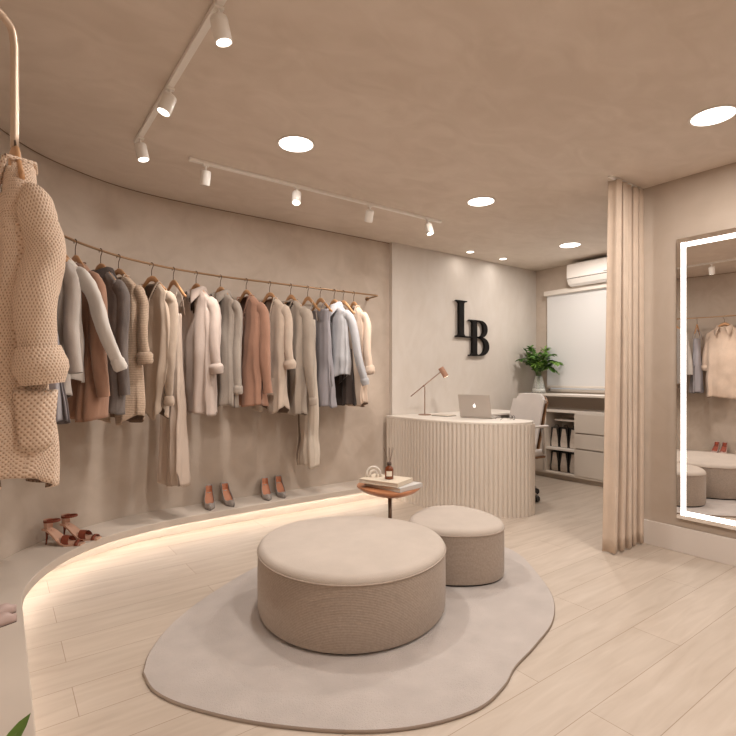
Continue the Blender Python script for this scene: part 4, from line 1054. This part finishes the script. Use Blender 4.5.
# ------------------------------------------------------------------ mirror
mi = thing('wall_mirror', 'large frameless wall mirror with a glowing white light strip near its edge', 'mirror', (XM+.003, 0, 0))
y0, y1, z0, z1 = .62, 1.596, .243, 2.22
B('mirror_backing', M_white, -.024, 0, y0+.02, y1-.02, z0+.02, z1-.02, mi, 0)
MB().box(-.0285, -.024, y0, y1, z0, z1).build('mirror_glass', M_mirror, mi)
i0, i1 = .028, .060
st2 = MB(); xx0, xx1 = -.0300, -.0284
st2.box(xx0, xx1, y0+i0, y1-i0, z1-i1-.006, z1-i0-.006).box(xx0, xx1, y0+i0, y1-i0, z0+i0, z0+i1).box(xx0, xx1, y1-i1, y1-i0, z0+i0, z1-i0-.006).box(xx0, xx1, y0+i0, y0+i1, z0+i0, z1-i0-.006)
st2.build('light_strip', M_led, mi)

# ------------------------------------------------------------------ curtain
def curtain():
    n = 150; rows = 26; x0, x1 = 3.50, 3.865; vs = []
    for j in range(rows+1):
        v = j/rows; z = .012+(H-.02-.012)*v
        for i in range(n+1):
            u = i/n; k = 4.6; spread = 1+.16*(1-v)**2
            x = x1-(x1-x0)*(1-u)*spread; amp = .030*(1+.35*(1-v))
            ph_ = 2*PI*k*u
            y = 1.850+amp*math.cos(ph_)+.008*math.sin(2*ph_+1.3+v)+.006*math.sin(3.1*u*PI+v*2.4)
            x += .010*math.sin(2*ph_)+.006*noise.noise(Vector((u*6, v*1.5, 2)))
            vs.append((x, y, z))
    return MB().add(vs, [(j*(n+1)+i, j*(n+1)+i+1, (j+1)*(n+1)+i+1, (j+1)*(n+1)+i) for j in range(rows) for i in range(n)])
cu = thing('curtain', 'full height tan linen curtain in deep folds beside the mirror wall', 'curtain')
solid(curtain().build('curtain_cloth', M_curt, cu, smooth=True), .003)
B('curtain_track', M_trackw, 3.46, 3.915, 1.84, 1.868, H-.012, H, cu, .002)

# ------------------------------------------------------------------ lights beyond the fixtures
def area(name, loc, size, power, col, rot=(0, 0, 0), sy=None):
    l = bpy.data.lights.new(name, 'AREA'); l.energy = power; l.color = col; l.size = size
    if sy: l.shape = 'RECTANGLE'; l.size_y = sy
    o = bpy.data.objects.new(name, l); C.objects.link(o); o.location = loc; o.rotation_euler = rot; return o
area('window_daylight', (XW-.14, 3.1, 1.75), 1.5, 3, (1, .95, .9), (0, R(90), 0), 1.0)

wd = bpy.data.worlds.new('World'); bpy.context.scene.world = wd; wd.use_nodes = True
bg = wd.node_tree.nodes['Background']; bg.inputs[0].default_value = (1, .9, .8, 1); bg.inputs[1].default_value = .3

# ------------------------------------------------------------------ camera
cam = bpy.data.cameras.new('Camera'); co = bpy.data.objects.new('Camera', cam); C.objects.link(co)
co.location = (0, 0, 1.25); co.rotation_euler = (R(90), 0, -math.atan(370/505))
cam.sensor_width = 36; cam.lens = 36*505/736; cam.shift_y = 8/736; cam.clip_start = .02
sc = bpy.context.scene; sc.camera = co
sc.view_settings.view_transform = 'Standard'; sc.view_settings.look = 'None'; sc.view_settings.exposure = 0
sc.cycles.use_denoising = True
sc.cycles.max_bounces = 8; sc.cycles.diffuse_bounces = 5; sc.cycles.glossy_bounces = 4; sc.cycles.transmission_bounces = 6
sc.cycles.sample_clamp_indirect = 6
sc.cycles.caustics_reflective = False; sc.cycles.caustics_refractive = False
